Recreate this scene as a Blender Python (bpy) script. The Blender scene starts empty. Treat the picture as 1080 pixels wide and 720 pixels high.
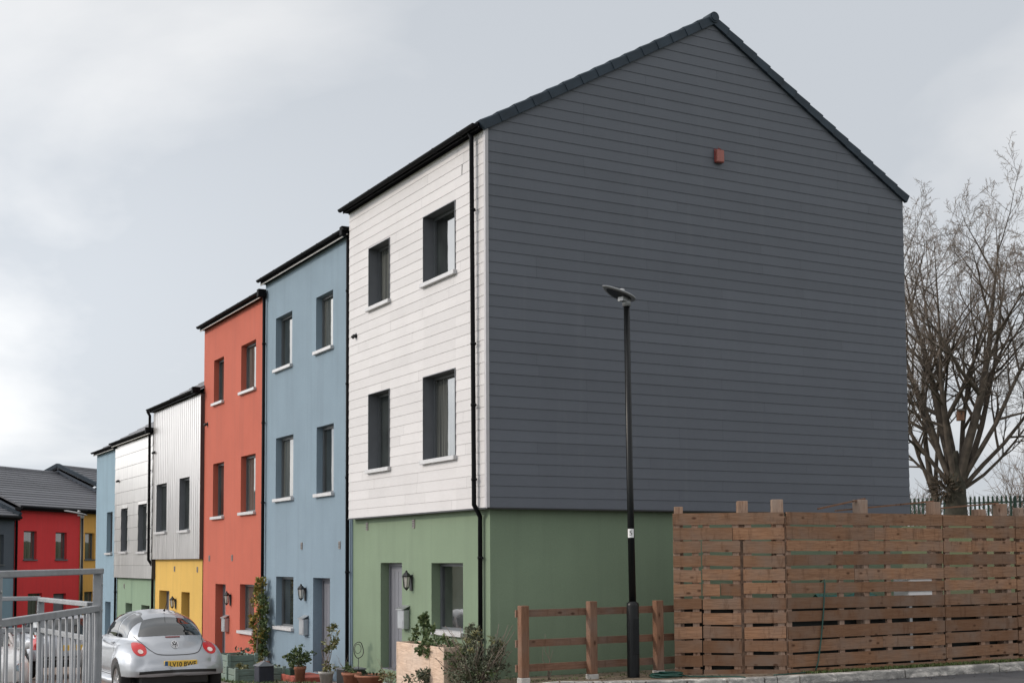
import bpy, bmesh, math, random
from mathutils import Vector, Matrix
from mathutils.bvhtree import BVHTree

SC = bpy.context.scene
COL = SC.collection
R = math.radians

# ------------------------------------------------------------------ camera
cam_data = bpy.data.cameras.new("camera")
cam_data.sensor_width = 36.0
cam_data.sensor_fit = 'HORIZONTAL'
cam_data.lens = 45.95
cam_data.shift_y = 0.1319
cam_data.clip_end = 3000
cam = bpy.data.objects.new("camera", cam_data)
COL.objects.link(cam)
YAW, PITCH, ROLL = 0.503987442, 0.0636084931, -0.00544320549
fw = Vector((math.sin(YAW) * math.cos(PITCH), math.cos(YAW) * math.cos(PITCH), math.sin(PITCH)))
rt = fw.cross(Vector((0, 0, 1))).normalized()
up = rt.cross(fw)
cr, sr = math.cos(ROLL), math.sin(ROLL)
rt2 = cr * rt + sr * up
up2 = -sr * rt + cr * up
cam.matrix_world = Matrix(((rt2.x, up2.x, -fw.x, -9.23824256), (rt2.y, up2.y, -fw.y, -17.5356601),
                           (rt2.z, up2.z, -fw.z, 1.91181782), (0, 0, 0, 1)))
SC.camera = cam
SC.view_settings.view_transform = 'Standard'
SC.view_settings.look = 'None'
SC.view_settings.exposure = 0.0
SC.view_settings.gamma = 1.0
SC.render.engine = 'CYCLES'
SC.cycles.use_denoising = True
SC.cycles.max_bounces = 8

# ------------------------------------------------------------------ sun and sky
SUN_EL = R(28)
SUN_AZ = R(25)          # measured from -X towards +Y
SUN_V = Vector((-math.cos(SUN_EL) * math.cos(SUN_AZ), math.cos(SUN_EL) * math.sin(SUN_AZ), math.sin(SUN_EL)))
sun_d = bpy.data.lights.new("sun", 'SUN')
sun_d.energy = 1.4
sun_d.angle = R(2.5)
sun_d.color = (1.0, 0.86, 0.72)
sun = bpy.data.objects.new("sun", sun_d)
sun.rotation_euler = SUN_V.to_track_quat('Z', 'Y').to_euler()
sun.location = (-20, 20, 30)
COL.objects.link(sun)

world = bpy.data.worlds.new("World")
SC.world = world
world.use_nodes = True
WN = world.node_tree
for n in list(WN.nodes):
    WN.nodes.remove(n)


def wn(t, **kw):
    n = WN.nodes.new(t)
    for k, v in kw.items():
        setattr(n, k, v)
    return n


def wl(a, b):
    WN.links.new(a, b)


sky = wn('ShaderNodeTexSky')
sky.sky_type = 'NISHITA'
sky.sun_disc = False
sky.sun_elevation = SUN_EL
sky.sun_rotation = math.atan2(SUN_V.x, SUN_V.y)
sky.dust_density = 2.0
bg_sky = wn('ShaderNodeBackground')
bg_sky.inputs[1].default_value = 0.12
wl(sky.outputs[0], bg_sky.inputs[0])
tc = wn('ShaderNodeTexCoord')
sep = wn('ShaderNodeSeparateXYZ')
wl(tc.outputs['Generated'], sep.inputs[0])
# cloud sheet: direction projected on a high plane
zc = wn('ShaderNodeMath', operation='MAXIMUM')
wl(sep.outputs[2], zc.inputs[0]); zc.inputs[1].default_value = 0.0
za = wn('ShaderNodeMath', operation='ADD')
wl(zc.outputs[0], za.inputs[0]); za.inputs[1].default_value = 0.22
dv = wn('ShaderNodeVectorMath', operation='DIVIDE')
cmbz = wn('ShaderNodeCombineXYZ')
for i in range(3):
    wl(za.outputs[0], cmbz.inputs[i])
wl(tc.outputs['Generated'], dv.inputs[0]); wl(cmbz.outputs[0], dv.inputs[1])
nz = wn('ShaderNodeTexNoise')
nz.inputs['Scale'].default_value = 0.85
nz.inputs['Detail'].default_value = 7.0
nz.inputs['Roughness'].default_value = 0.5
nz.inputs['Distortion'].default_value = 0.35
mp = wn('ShaderNodeMapping')
mp.inputs['Location'].default_value = (2.3, 0.4, 0.0)
wl(dv.outputs[0], mp.inputs[0]); wl(mp.outputs[0], nz.inputs['Vector'])
cr1 = wn('ShaderNodeValToRGB')
cr1.color_ramp.elements[0].position = 0.41
cr1.color_ramp.elements[0].color = (0.61, 0.645, 0.69, 1)
cr1.color_ramp.elements[1].position = 0.62
cr1.color_ramp.elements[1].color = (0.99, 0.985, 0.98, 1)
wl(nz.outputs[0], cr1.inputs[0])
# bright haze round the hidden sun
vd = wn('ShaderNodeVectorMath', operation='DOT_PRODUCT')
nrm = wn('ShaderNodeVectorMath', operation='NORMALIZE')
wl(tc.outputs['Generated'], nrm.inputs[0]); wl(nrm.outputs[0], vd.inputs[0])
vd.inputs[1].default_value = SUN_V
mx = wn('ShaderNodeMath', operation='MAXIMUM'); wl(vd.outputs['Value'], mx.inputs[0]); mx.inputs[1].default_value = 0
pw = wn('ShaderNodeMath', operation='POWER'); wl(mx.outputs[0], pw.inputs[0]); pw.inputs[1].default_value = 18
gl = wn('ShaderNodeMath', operation='MULTIPLY'); wl(pw.outputs[0], gl.inputs[0]); gl.inputs[1].default_value = 2.0
pw2 = wn('ShaderNodeMath', operation='POWER'); wl(mx.outputs[0], pw2.inputs[0]); pw2.inputs[1].default_value = 4.0
gl2 = wn('ShaderNodeMath', operation='MULTIPLY_ADD'); wl(pw2.outputs[0], gl2.inputs[0]); gl2.inputs[1].default_value = 1.15
wl(gl.outputs[0], gl2.inputs[2])
ad = wn('ShaderNodeVectorMath', operation='SCALE')
one = wn('ShaderNodeMath', operation='ADD'); wl(gl2.outputs[0], one.inputs[0]); one.inputs[1].default_value = 1.0
# thin bright cloud low on the sun's side
hz = wn('ShaderNodeMapRange'); hz.inputs['From Min'].default_value = 0.44; hz.inputs['From Max'].default_value = 0.14
hz.interpolation_type = 'SMOOTHSTEP'
wl(sep.outputs[2], hz.inputs['Value'])
hd_ = wn('ShaderNodeMapRange'); hd_.inputs['From Min'].default_value = -0.02; hd_.inputs['From Max'].default_value = 0.30
wl(vd.outputs['Value'], hd_.inputs['Value'])
hm = wn('ShaderNodeMath', operation='MULTIPLY'); wl(hz.outputs[0], hm.inputs[0]); wl(hd_.outputs[0], hm.inputs[1])
hs = wn('ShaderNodeMath', operation='MULTIPLY_ADD'); wl(hm.outputs[0], hs.inputs[0]); hs.inputs[1].default_value = 0.22
wl(one.outputs[0], hs.inputs[2])
wl(cr1.outputs[0], ad.inputs[0]); # one brighter rift in the cloud, low to the left of the street
vr = wn('ShaderNodeVectorMath', operation='DOT_PRODUCT'); wl(nrm.outputs[0], vr.inputs[0]); vr.inputs[1].default_value = Vector((-0.52, 0.83, 0.19)).normalized()
vm = wn('ShaderNodeMath', operation='MAXIMUM'); wl(vr.outputs['Value'], vm.inputs[0]); vm.inputs[1].default_value = 0
vp = wn('ShaderNodeMath', operation='POWER'); wl(vm.outputs[0], vp.inputs[0]); vp.inputs[1].default_value = 30
va = wn('ShaderNodeMath', operation='MULTIPLY_ADD'); wl(vp.outputs[0], va.inputs[0]); va.inputs[1].default_value = 2.2
wl(hs.outputs[0], va.inputs[2])
wl(va.outputs[0], ad.inputs['Scale'])
bg_cl = wn('ShaderNodeBackground')
bg_cl.inputs[1].default_value = 1.0
wl(ad.outputs[0], bg_cl.inputs[0])
mixw = wn('ShaderNodeMixShader')
mixw.inputs[0].default_value = 0.94
wl(bg_sky.outputs[0], mixw.inputs[1]); wl(bg_cl.outputs[0], mixw.inputs[2])
wo = wn('ShaderNodeOutputWorld')
wl(mixw.outputs[0], wo.inputs[0])


# ------------------------------------------------------------------ materials
class NT:
    def __init__(self, name):
        self.m = bpy.data.materials.new(name)
        self.m.use_nodes = True
        self.t = self.m.node_tree
        self.b = self.t.nodes['Principled BSDF']

    def n(self, t, **kw):
        n = self.t.nodes.new(t)
        for k, v in kw.items():
            if k.startswith('i_'):
                n.inputs[k[2:]].default_value = v
            else:
                setattr(n, k, v)
        return n

    def l(self, a, b):
        self.t.links.new(a, b)

    def coords(self, scale=(1, 1, 1), out='Object', loc=(0, 0, 0)):
        tcn = self.n('ShaderNodeTexCoord')
        mpn = self.n('ShaderNodeMapping')
        mpn.inputs['Scale'].default_value = scale
        mpn.inputs['Location'].default_value = loc
        self.l(tcn.outputs[out], mpn.inputs[0])
        return mpn.outputs[0]

    def noise(self, vec, scale, detail=4, rough=0.55, dist=0.0):
        nn = self.n('ShaderNodeTexNoise')
        nn.inputs['Scale'].default_value = scale
        nn.inputs['Detail'].default_value = detail
        nn.inputs['Roughness'].default_value = rough
        nn.inputs['Distortion'].default_value = dist
        self.l(vec, nn.inputs['Vector'])
        return nn.outputs[0]

    def ramp(self, fac, stops):
        rp = self.n('ShaderNodeValToRGB')
        e = rp.color_ramp.elements
        while len(e) < len(stops):
            e.new(0.5)
        for el, (p, c) in zip(e, stops):
            el.position = p
            el.color = (c[0], c[1], c[2], 1) if hasattr(c, '__len__') else (c, c, c, 1)
        self.l(fac, rp.inputs[0])
        return rp.outputs[0]

    def mix(self, fac, a, b, mode='MIX'):
        mn = self.n('ShaderNodeMix', data_type='RGBA', blend_type=mode)
        for sock, v in ((mn.inputs[0], fac), (mn.inputs[6], a), (mn.inputs[7], b)):
            if hasattr(v, 'is_linked'):
                self.l(v, sock)
            elif hasattr(v, '__len__'):
                sock.default_value = (v[0], v[1], v[2], 1)
            else:
                sock.default_value = v
        return mn.outputs[2]

    def bump(self, h, strength=0.3, dist=0.01):
        bn = self.n('ShaderNodeBump')
        bn.inputs['Strength'].default_value = strength
        bn.inputs['Distance'].default_value = dist
        self.l(h, bn.inputs['Height'])
        self.l(bn.outputs[0], self.b.inputs['Normal'])

    def base(self, v):
        if hasattr(v, 'is_linked'):
            self.l(v, self.b.inputs['Base Color'])
        else:
            self.b.inputs['Base Color'].default_value = (v[0], v[1], v[2], 1)

    def rough(self, v):
        if hasattr(v, 'is_linked'):
            self.l(v, self.b.inputs['Roughness'])
        else:
            self.b.inputs['Roughness'].default_value = v


def sc_(c, k):
    return tuple(min(1, x * k) for x in c)


def m_plain(name, c, rough=0.6, metal=0.0, var=0.12, scale=6.0, bump=0.0, spec=0.5):
    t = NT(name)
    v = t.coords()
    n = t.noise(v, scale, 4)
    t.base(t.ramp(n, [(0.3, sc_(c, 1 - var)), (0.7, sc_(c, 1 + var))]))
    t.rough(rough)
    t.b.inputs['Metallic'].default_value = metal
    t.b.inputs['Specular IOR Level'].default_value = spec
    if bump:
        t.bump(t.noise(v, scale * 8, 3), bump, 0.004)
    return t.m


def m_render(name, c):
    """painted roughcast: faint blotches, water streaks, splash dirt, fine grain"""
    t = NT(name)
    v = t.coords()
    big = t.noise(v, 0.7, 4, 0.6)
    streak = t.noise(t.coords((2.2, 2.2, 0.12)), 2.5, 4, 0.6)
    col = t.ramp(big, [(0.3, sc_(c, 0.92)), (0.7, sc_(c, 1.05))])
    st = t.ramp(streak, [(0.48, 0.0), (0.8, 0.38)])
    col = t.mix(st, col, tuple(0.6 * x + 0.025 for x in c))
    gr = t.noise(v, 42, 4, 0.75)
    col = t.mix(t.ramp(gr, [(0.35, 0.30), (0.6, 0.0)]), col, sc_(c, 0.70))
    run = t.noise(t.coords((1.0, 1.0, 0.05), loc=(3, 5, 1)), 9, 3, 0.6)
    col = t.mix(t.ramp(run, [(0.62, 0.0), (0.78, 0.22)]), col, tuple(0.75 * x + 0.11 for x in c))
    t.base(col)
    t.rough(0.85)
    t.b.inputs['Specular IOR Level'].default_value = 0.25
    t.bump(t.noise(v, 110, 4, 0.75), 0.5, 0.006)
    return t.m


def m_board(name, c, grain=(1, 1, 1), var=0.05, rough=0.6):
    """fibre cement boards: tone per board and pressed wood grain"""
    t = NT(name)
    geo = t.n('ShaderNodeNewGeometry')
    rp = t.ramp(geo.outputs['Random Per Island'], [(0.0, sc_(c, 1 - var)), (1.0, sc_(c, 1 + var))])
    g = t.noise(t.coords(grain), 14, 4, 0.6)
    blot = t.noise(t.coords(), 1.1, 4, 0.6)
    col = t.mix(0.14, rp, t.ramp(g, [(0.35, sc_(c, 0.6)), (0.65, sc_(c, 1.15))]))
    col = t.mix(t.ramp(blot, [(0.45, 0.0), (0.75, 0.18)]), col, sc_(c, 0.62))
    run = t.noise(t.coords((1, 1, 0.06)), 5, 4, 0.6)
    col = t.mix(t.ramp(run, [(0.56, 0.0), (0.8, 0.22)]), col, tuple(0.8 * x + 0.09 for x in c))
    t.base(col)
    t.rough(rough)
    t.b.inputs['Specular IOR Level'].default_value = 0.35
    t.bump(g, 0.25, 0.003)
    return t.m


def m_timber(name, c, grain=(0.6, 9, 9), var=0.25, knots=True, weather=0.35):
    t = NT(name)
    geo = t.n('ShaderNodeNewGeometry')
    rnd = geo.outputs['Random Per Island']
    tcn = t.n('ShaderNodeTexCoord')
    off = t.n('ShaderNodeVectorMath', operation='ADD')
    sc = t.n('ShaderNodeMath', operation='MULTIPLY')
    t.l(rnd, sc.inputs[0]); sc.inputs[1].default_value = 37.0
    cmb = t.n('ShaderNodeCombineXYZ')
    t.l(sc.outputs[0], cmb.inputs[0]); t.l(sc.outputs[0], cmb.inputs[1]); t.l(sc.outputs[0], cmb.inputs[2])
    t.l(tcn.outputs['Object'], off.inputs[0]); t.l(cmb.outputs[0], off.inputs[1])
    mpn = t.n('ShaderNodeMapping'); mpn.inputs['Scale'].default_value = grain
    t.l(off.outputs[0], mpn.inputs[0])
    g = t.noise(mpn.outputs[0], 5, 6, 0.65, 1.2)
    base = t.ramp(rnd, [(0.0, sc_(c, 1 - var)), (0.35, sc_(c, 1.0)), (0.7, (c[0] * 1.1, c[1] * 1.16, c[2] * 1.22)), (1.0, sc_(c, 1 + var))])
    col = t.mix(t.ramp(g, [(0.35, 0.65), (0.62, 0.0)]), base, (c[0] * 0.5, c[1] * 0.42, c[2] * 0.38))
    big = t.noise(off.outputs[0], 1.6, 3, 0.6)
    grey = sum(c) / 3
    col = t.mix(t.ramp(big, [(0.42, 0.0), (0.7, weather)]), col, (grey * 1.25, grey * 1.12, grey * 1.0))
    if knots:
        vo = t.n('ShaderNodeTexVoronoi')
        mk = t.n('ShaderNodeMapping'); mk.inputs['Scale'].default_value = tuple(3.4 if x < 2 else 6.5 for x in grain)
        t.l(off.outputs[0], mk.inputs[0]); t.l(mk.outputs[0], vo.inputs['Vector'])
        vo.inputs['Scale'].default_value = 1.0
        kd = t.ramp(vo.outputs['Distance'], [(0.07, 0.85), (0.17, 0.0)])
        col = t.mix(kd, col, (c[0] * 0.22, c[1] * 0.16, c[2] * 0.13))
    stn = t.n('ShaderNodeMapping'); stn.inputs['Scale'].default_value = (7, 7, 1.6)
    t.l(off.outputs[0], stn.inputs[0])
    sn = t.noise(stn.outputs[0], 1.6, 5, 0.7, 0.4)
    col = t.mix(t.ramp(sn, [(0.54, 0.0), (0.72, 0.75 * min(1.0, weather * 2))]), col, (c[0] * 0.36, c[1] * 0.30, c[2] * 0.27))
    t.base(col)
    t.rough(0.8)
    t.b.inputs['Specular IOR Level'].default_value = 0.25
    t.bump(g, 0.4, 0.004)
    return t.m


def m_metal_clad(name, c, ribs_axis=None):
    t = NT(name)
    st = t.noise(t.coords((3, 3, 0.25)), 3, 4, 0.6)
    t.base(t.ramp(st, [(0.3, sc_(c, 0.86)), (0.7, sc_(c, 1.1))]))
    t.rough(t.ramp(st, [(0.3, 0.33), (0.7, 0.42)]))
    t.b.inputs['Metallic'].default_value = 0.85
    return t.m


def m_glass(name, c=(0.02, 0.024, 0.024), curtain=None, ior=2.3):
    """closed double glazing over a dark room; optional drawn curtain folds behind it"""
    t = NT(name)
    if curtain:
        f = t.noise(t.coords((9, 9, 0.15)), 3, 2, 0.5)
        t.base(t.ramp(f, [(0.38, c), (0.62, curtain)]))
    else:
        f = t.noise(t.coords(), 1.5, 3, 0.5)
        t.base(t.ramp(f, [(0.35, sc_(c, 0.6)), (0.65, sc_(c, 1.8))]))
    t.rough(0.03)
    t.bump(t.noise(t.coords(loc=(4, 2, 7)), 2.2, 2, 0.5), 0.10, 0.02)
    t.b.inputs['IOR'].default_value = ior
    return t.m


def m_leaf(name, a, b, c=None):
    t = NT(name)
    geo = t.n('ShaderNodeNewGeometry')
    stops = [(0.0, a), (0.6, b)] + ([(1.0, c)] if c else [])
    t.base(t.ramp(geo.outputs['Random Per Island'], stops))
    t.rough(0.55)
    t.b.inputs['Specular IOR Level'].default_value = 0.35
    return t.m


M = {}
M['vent'] = m_plain('vent_grey', (0.22, 0.20, 0.19), 0.6)
M['black'] = m_plain('black_plastic', (0.012, 0.013, 0.014), 0.4, var=0.2)
M['gutter'] = m_plain('gutter_black', (0.006, 0.0065, 0.008), 0.65, var=0.2, spec=0.10)
M['navy_verge'] = m_plain('verge_slate_blue', (0.026, 0.040, 0.056), 0.6, var=0.25, scale=3, spec=0.3)
M['soffit'] = m_plain('glint_grey', (0.42, 0.41, 0.39), 0.6)  # pale grey of the painted glint line under the gutters
M['dark_soffit'] = m_plain('dark_soffit_board', (0.008, 0.008, 0.009), 0.95, spec=0.0)
M['white_clad'] = m_board('white_boards', (0.60, 0.585, 0.59), (1, 0.6, 9))
M['grey_clad'] = m_board('slate_grey_boards', (0.116, 0.128, 0.152), (0.6, 1, 9), 0.055)
M['clad_gap'] = m_plain('cladding_gap', (0.05, 0.05, 0.055), 0.9)
M['grey_trim'] = m_plain('grey_trim', (0.13, 0.14, 0.155), 0.55, var=0.06)
M['corner_trim'] = m_plain('corner_trim', (0.45, 0.44, 0.46), 0.5, var=0.05)
M['green'] = m_render('green_render', (0.203, 0.270, 0.186))
M['blue'] = m_render('blue_render', (0.22, 0.295, 0.36))
M['coral'] = m_render('coral_render', (0.485, 0.126, 0.084))
M['yellow'] = m_render('yellow_render', (0.64, 0.41, 0.105))
M['green2'] = m_render('pale_green_render', (0.235, 0.33, 0.235))
M['blue2'] = m_render('pale_blue_render', (0.25, 0.355, 0.435))
M['red'] = m_render('red_render', (0.72, 0.055, 0.06))
M['ochre'] = m_render('ochre_render', (0.74, 0.40, 0.10))
M['slate_wall'] = m_render('slate_wall', (0.10, 0.115, 0.14))
M['metal_rib'] = m_metal_clad('ribbed_silver_metal', (0.62, 0.60, 0.59))
M['metal_board'] = m_metal_clad('silver_metal_boards', (0.66, 0.64, 0.62))
M['brown_trim'] = m_plain('dark_brown_trim', (0.06, 0.045, 0.045), 0.5)
M['frame'] = m_plain('window_frame_grey', (0.10, 0.11, 0.12), 0.45, var=0.05)
M['sill'] = m_plain('aluminium_sill', (0.50, 0.50, 0.51), 0.4, var=0.08)
M['glass'] = m_glass('window_glass')
M['glass_curtain'] = m_glass('window_glass_curtain', (0.035, 0.04, 0.04), (0.12, 0.125, 0.115))
M['door'] = m_plain('grey_door_paint', (0.17, 0.175, 0.20), 0.45, var=0.05)
M['steel'] = m_plain('brushed_steel', (0.50, 0.51, 0.52), 0.35, 0.8, 0.06)
M['mailbox'] = m_plain('mailbox_grey', (0.42, 0.44, 0.46), 0.38, 0.55, 0.08)
M['lamp_glass'] = m_plain('lantern_glass', (0.62, 0.60, 0.55), 0.1, var=0.1)
M['lamp_black'] = m_plain('lamp_post_black', (0.006, 0.007, 0.008), 0.35, var=0.25, spec=0.3)
M['lamp_grey'] = m_plain('lamp_head_grey', (0.30, 0.31, 0.32), 0.4, 0.3)
M['alarm'] = m_plain('faded_red_plastic', (0.30, 0.095, 0.075), 0.45)
M['white'] = m_plain('white_plastic', (0.78, 0.78, 0.78), 0.4, var=0.04)
M['fence'] = m_timber('fence_timber', (0.275, 0.150, 0.086), (0.6, 9, 9), 0.5, True, 0.42)
M['fence_post'] = m_timber('fence_post_timber', (0.38, 0.24, 0.165), (9, 9, 0.6), 0.35, True, 0.45)
M['post_red'] = m_timber('post_timber', (0.22, 0.115, 0.07), (9, 9, 0.6), 0.2, True, 0.4)
M['rail_red'] = m_timber('rail_timber', (0.21, 0.115, 0.075), (0.6, 9, 9), 0.2, True, 0.45)
M['osb'] = m_timber('pale_board', (0.62, 0.47, 0.36), (9, 0.8, 9), 0.12, False, 0.4)
M['concrete'] = m_plain('concrete', (0.42, 0.41, 0.39), 0.9, var=0.25, scale=5, bump=0.3)
M['galv'] = m_plain('galvanised_steel', (0.30, 0.31, 0.325), 0.6, 0.25, 0.12, 9)
M['palisade'] = m_plain('palisade_green', (0.018, 0.05, 0.035), 0.5)
M['tile'] = m_board('roof_tiles', (0.15, 0.152, 0.168), (1, 1, 1), 0.16)
M['terracotta'] = m_plain('terracotta', (0.30, 0.125, 0.075), 0.8, var=0.25, scale=8)
M['sage'] = m_timber('sage_painted_wood', (0.20, 0.27, 0.235), (0.8, 9, 9), 0.08, False, 0.2)
M['navy'] = m_plain('navy_planter', (0.02, 0.024, 0.04), 0.5)
M['soil'] = m_plain('soil', (0.05, 0.034, 0.024), 0.95, var=0.4, scale=14, bump=0.5)
M['verge_soil'] = m_plain('trodden_soil', (0.17, 0.13, 0.09), 0.95, var=0.4, scale=7, bump=0.5)
M['brick_red'] = m_plain('brick_red', (0.32, 0.075, 0.05), 0.85, var=0.25, scale=10)
M['tyre'] = m_plain('tyre_rubber', (0.015, 0.015, 0.016), 0.8)
M['rim'] = m_plain('alloy_rim', (0.55, 0.55, 0.57), 0.3, 0.8)
M['hose'] = m_plain('green_hose', (0.01, 0.06, 0.045), 0.4)
M['sheet'] = m_plain('gap_shade', (0.012, 0.016, 0.014), 0.6)  # near-black for the added sheet that darkens the fence gaps
M['teal'] = m_plain('teal_tarpaulin', (0.015, 0.16, 0.13), 0.6, var=0.2)
M['bark'] = m_plain('bark', (0.085, 0.068, 0.054), 0.9, var=0.45, scale=3.5, bump=0.5)
M['mossy_bark'] = m_plain('mossy_bark', (0.042, 0.038, 0.027), 0.9, var=0.5, scale=4, bump=0.6)
M['twig'] = m_plain('twig_bark', (0.20, 0.16, 0.13), 0.9, var=0.3, scale=2)
M['scrub'] = m_plain('scrub_twigs', (0.20, 0.155, 0.125), 0.9, var=0.3, scale=2)
M['leaf_dark'] = m_leaf('dark_leaf', (0.04, 0.07, 0.024), (0.085, 0.125, 0.045), (0.16, 0.19, 0.085))
M['leaf_grey'] = m_leaf('greygreen_leaf', (0.05, 0.062, 0.04), (0.125, 0.14, 0.09), (0.26, 0.26, 0.18))
M['leaf_gold'] = m_leaf('golden_leaf', (0.08, 0.10, 0.024), (0.23, 0.22, 0.055), (0.46, 0.26, 0.07))
M['leaf_olive'] = m_leaf('olive_leaf', (0.07, 0.085, 0.03), (0.17, 0.17, 0.075), (0.30, 0.26, 0.12))
M['grass_blade'] = m_leaf('grass_blade', (0.04, 0.08, 0.018), (0.09, 0.14, 0.035), (0.16, 0.17, 0.07))
M['ivy_brown'] = m_leaf('dead_ivy_leaf', (0.035, 0.028, 0.02), (0.075, 0.055, 0.038), (0.12, 0.085, 0.055))
M['ivy'] = m_leaf('ivy_leaf', (0.012, 0.022, 0.01), (0.03, 0.045, 0.018))


def m_carpaint(name, c, metal=0.5):
    t = NT(name)
    n = t.noise(t.coords(), 3.0, 4, 0.6)
    t.base(t.ramp(n, [(0.3, sc_(c, 0.95)), (0.7, sc_(c, 1.03))]))
    t.b.inputs['Metallic'].default_value = metal
    t.rough(t.ramp(n, [(0.3, 0.30), (0.7, 0.42)]))
    t.b.inputs['Coat Weight'].default_value = 0.6
    t.b.inputs['Coat Roughness'].default_value = 0.06
    return t.m


M['silver'] = m_carpaint('silver_car_paint', (0.40, 0.42, 0.455))
M['white_car'] = m_carpaint('white_car_paint', (0.72, 0.72, 0.72), 0.0)
M['car_glass'] = m_glass('car_glass', (0.012, 0.014, 0.015), None, 2.0)
M['red_lens'] = m_plain('red_lens', (0.50, 0.02, 0.022), 0.15)
M['white_lens'] = m_plain('white_lens', (0.70, 0.55, 0.52), 0.15)
M['dark_red'] = m_plain('dark_red_lens', (0.16, 0.012, 0.014), 0.2)
M['plate_yellow'] = m_plain('plate_yellow', (0.72, 0.47, 0.07), 0.35, var=0.03)
M['plate_blue'] = m_plain('plate_blue', (0.02, 0.09, 0.22), 0.35)
M['seam'] = m_plain('panel_seam', (0.05, 0.05, 0.055), 0.6)
M['chrome'] = m_plain('chrome', (0.6, 0.6, 0.62), 0.12, 0.95, 0.02)


def m_asphalt(name, c):
    t = NT(name)
    v = t.coords(out='Object')
    a = t.noise(v, 0.5, 5, 0.65)
    b = t.noise(v, 90, 3, 0.7)
    col = t.ramp(a, [(0.3, sc_(c, 0.8)), (0.7, sc_(c, 1.25))])
    col = t.mix(t.ramp(b, [(0.4, 0.0), (0.75, 0.5)]), col, sc_(c, 2.2))
    p = t.noise(v, 2.2, 5, 0.7, 0.5)
    col = t.mix(t.ramp(p, [(0.52, 0.0), (0.62, 0.55)]), col, sc_(c, 0.5))
    t.base(col)
    t.rough(0.88)
    t.bump(b, 0.5, 0.006)
    return t.m


M['asphalt'] = m_asphalt('asphalt', (0.060, 0.061, 0.066))


def m_paving(name):
    t = NT(name)
    br = t.n('ShaderNodeTexBrick')
    br.inputs['Scale'].default_value = 1.0
    br.inputs['Brick Width'].default_value = 0.2
    br.inputs['Row Height'].default_value = 0.1
    br.inputs['Mortar Size'].default_value = 0.006
    br.inputs['Color1'].default_value = (0.26, 0.20, 0.17, 1)
    br.inputs['Color2'].default_value = (0.20, 0.165, 0.15, 1)
    br.inputs['Mortar'].default_value = (0.09, 0.08, 0.07, 1)
    v = t.coords()
    t.l(v, br.inputs['Vector'])
    n = t.noise(v, 1.3, 5, 0.6)
    t.base(t.mix(t.ramp(n, [(0.4, 0.0), (0.75, 0.4)]), br.outputs[0], (0.13, 0.115, 0.10)))
    t.rough(0.9)
    t.bump(br.outputs['Fac'], -0.4, 0.006)
    return t.m


M['paving'] = m_paving('block_paving')


def m_ground(name):
    t = NT(name)
    v = t.coords()
    a = t.noise(v, 0.35, 6, 0.65)
    b = t.noise(v, 9, 5, 0.7)
    col = t.ramp(a, [(0.3, (0.05, 0.075, 0.024)), (0.55, (0.085, 0.10, 0.035)), (0.75, (0.15, 0.125, 0.075))])
    col = t.mix(t.ramp(b, [(0.35, 0.0), (0.75, 0.55)]), col, (0.035, 0.045, 0.018))
    t.base(col)
    t.rough(0.95)
    t.bump(b, 0.8, 0.03)
    return t.m


M['ground'] = m_ground('rough_grass')


def m_kerb(name):
    t = NT(name)
    v = t.coords()
    a = t.noise(t.coords((1, 1, 2.5)), 2.6, 6, 0.7, 0.6)
    b = t.noise(v, 30, 4, 0.7)
    col = t.ramp(a, [(0.40, (0.21, 0.205, 0.195)), (0.5, (0.38, 0.365, 0.34)), (0.6, (0.70, 0.66, 0.61))])
    col = t.mix(t.ramp(b, [(0.4, 0.0), (0.7, 0.3)]), col, (0.15, 0.14, 0.13))
    t.base(col)
    t.rough(0.9)
    t.bump(b, 0.4, 0.004)
    return t.m


M['kerb'] = m_kerb('kerb_concrete')


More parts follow.
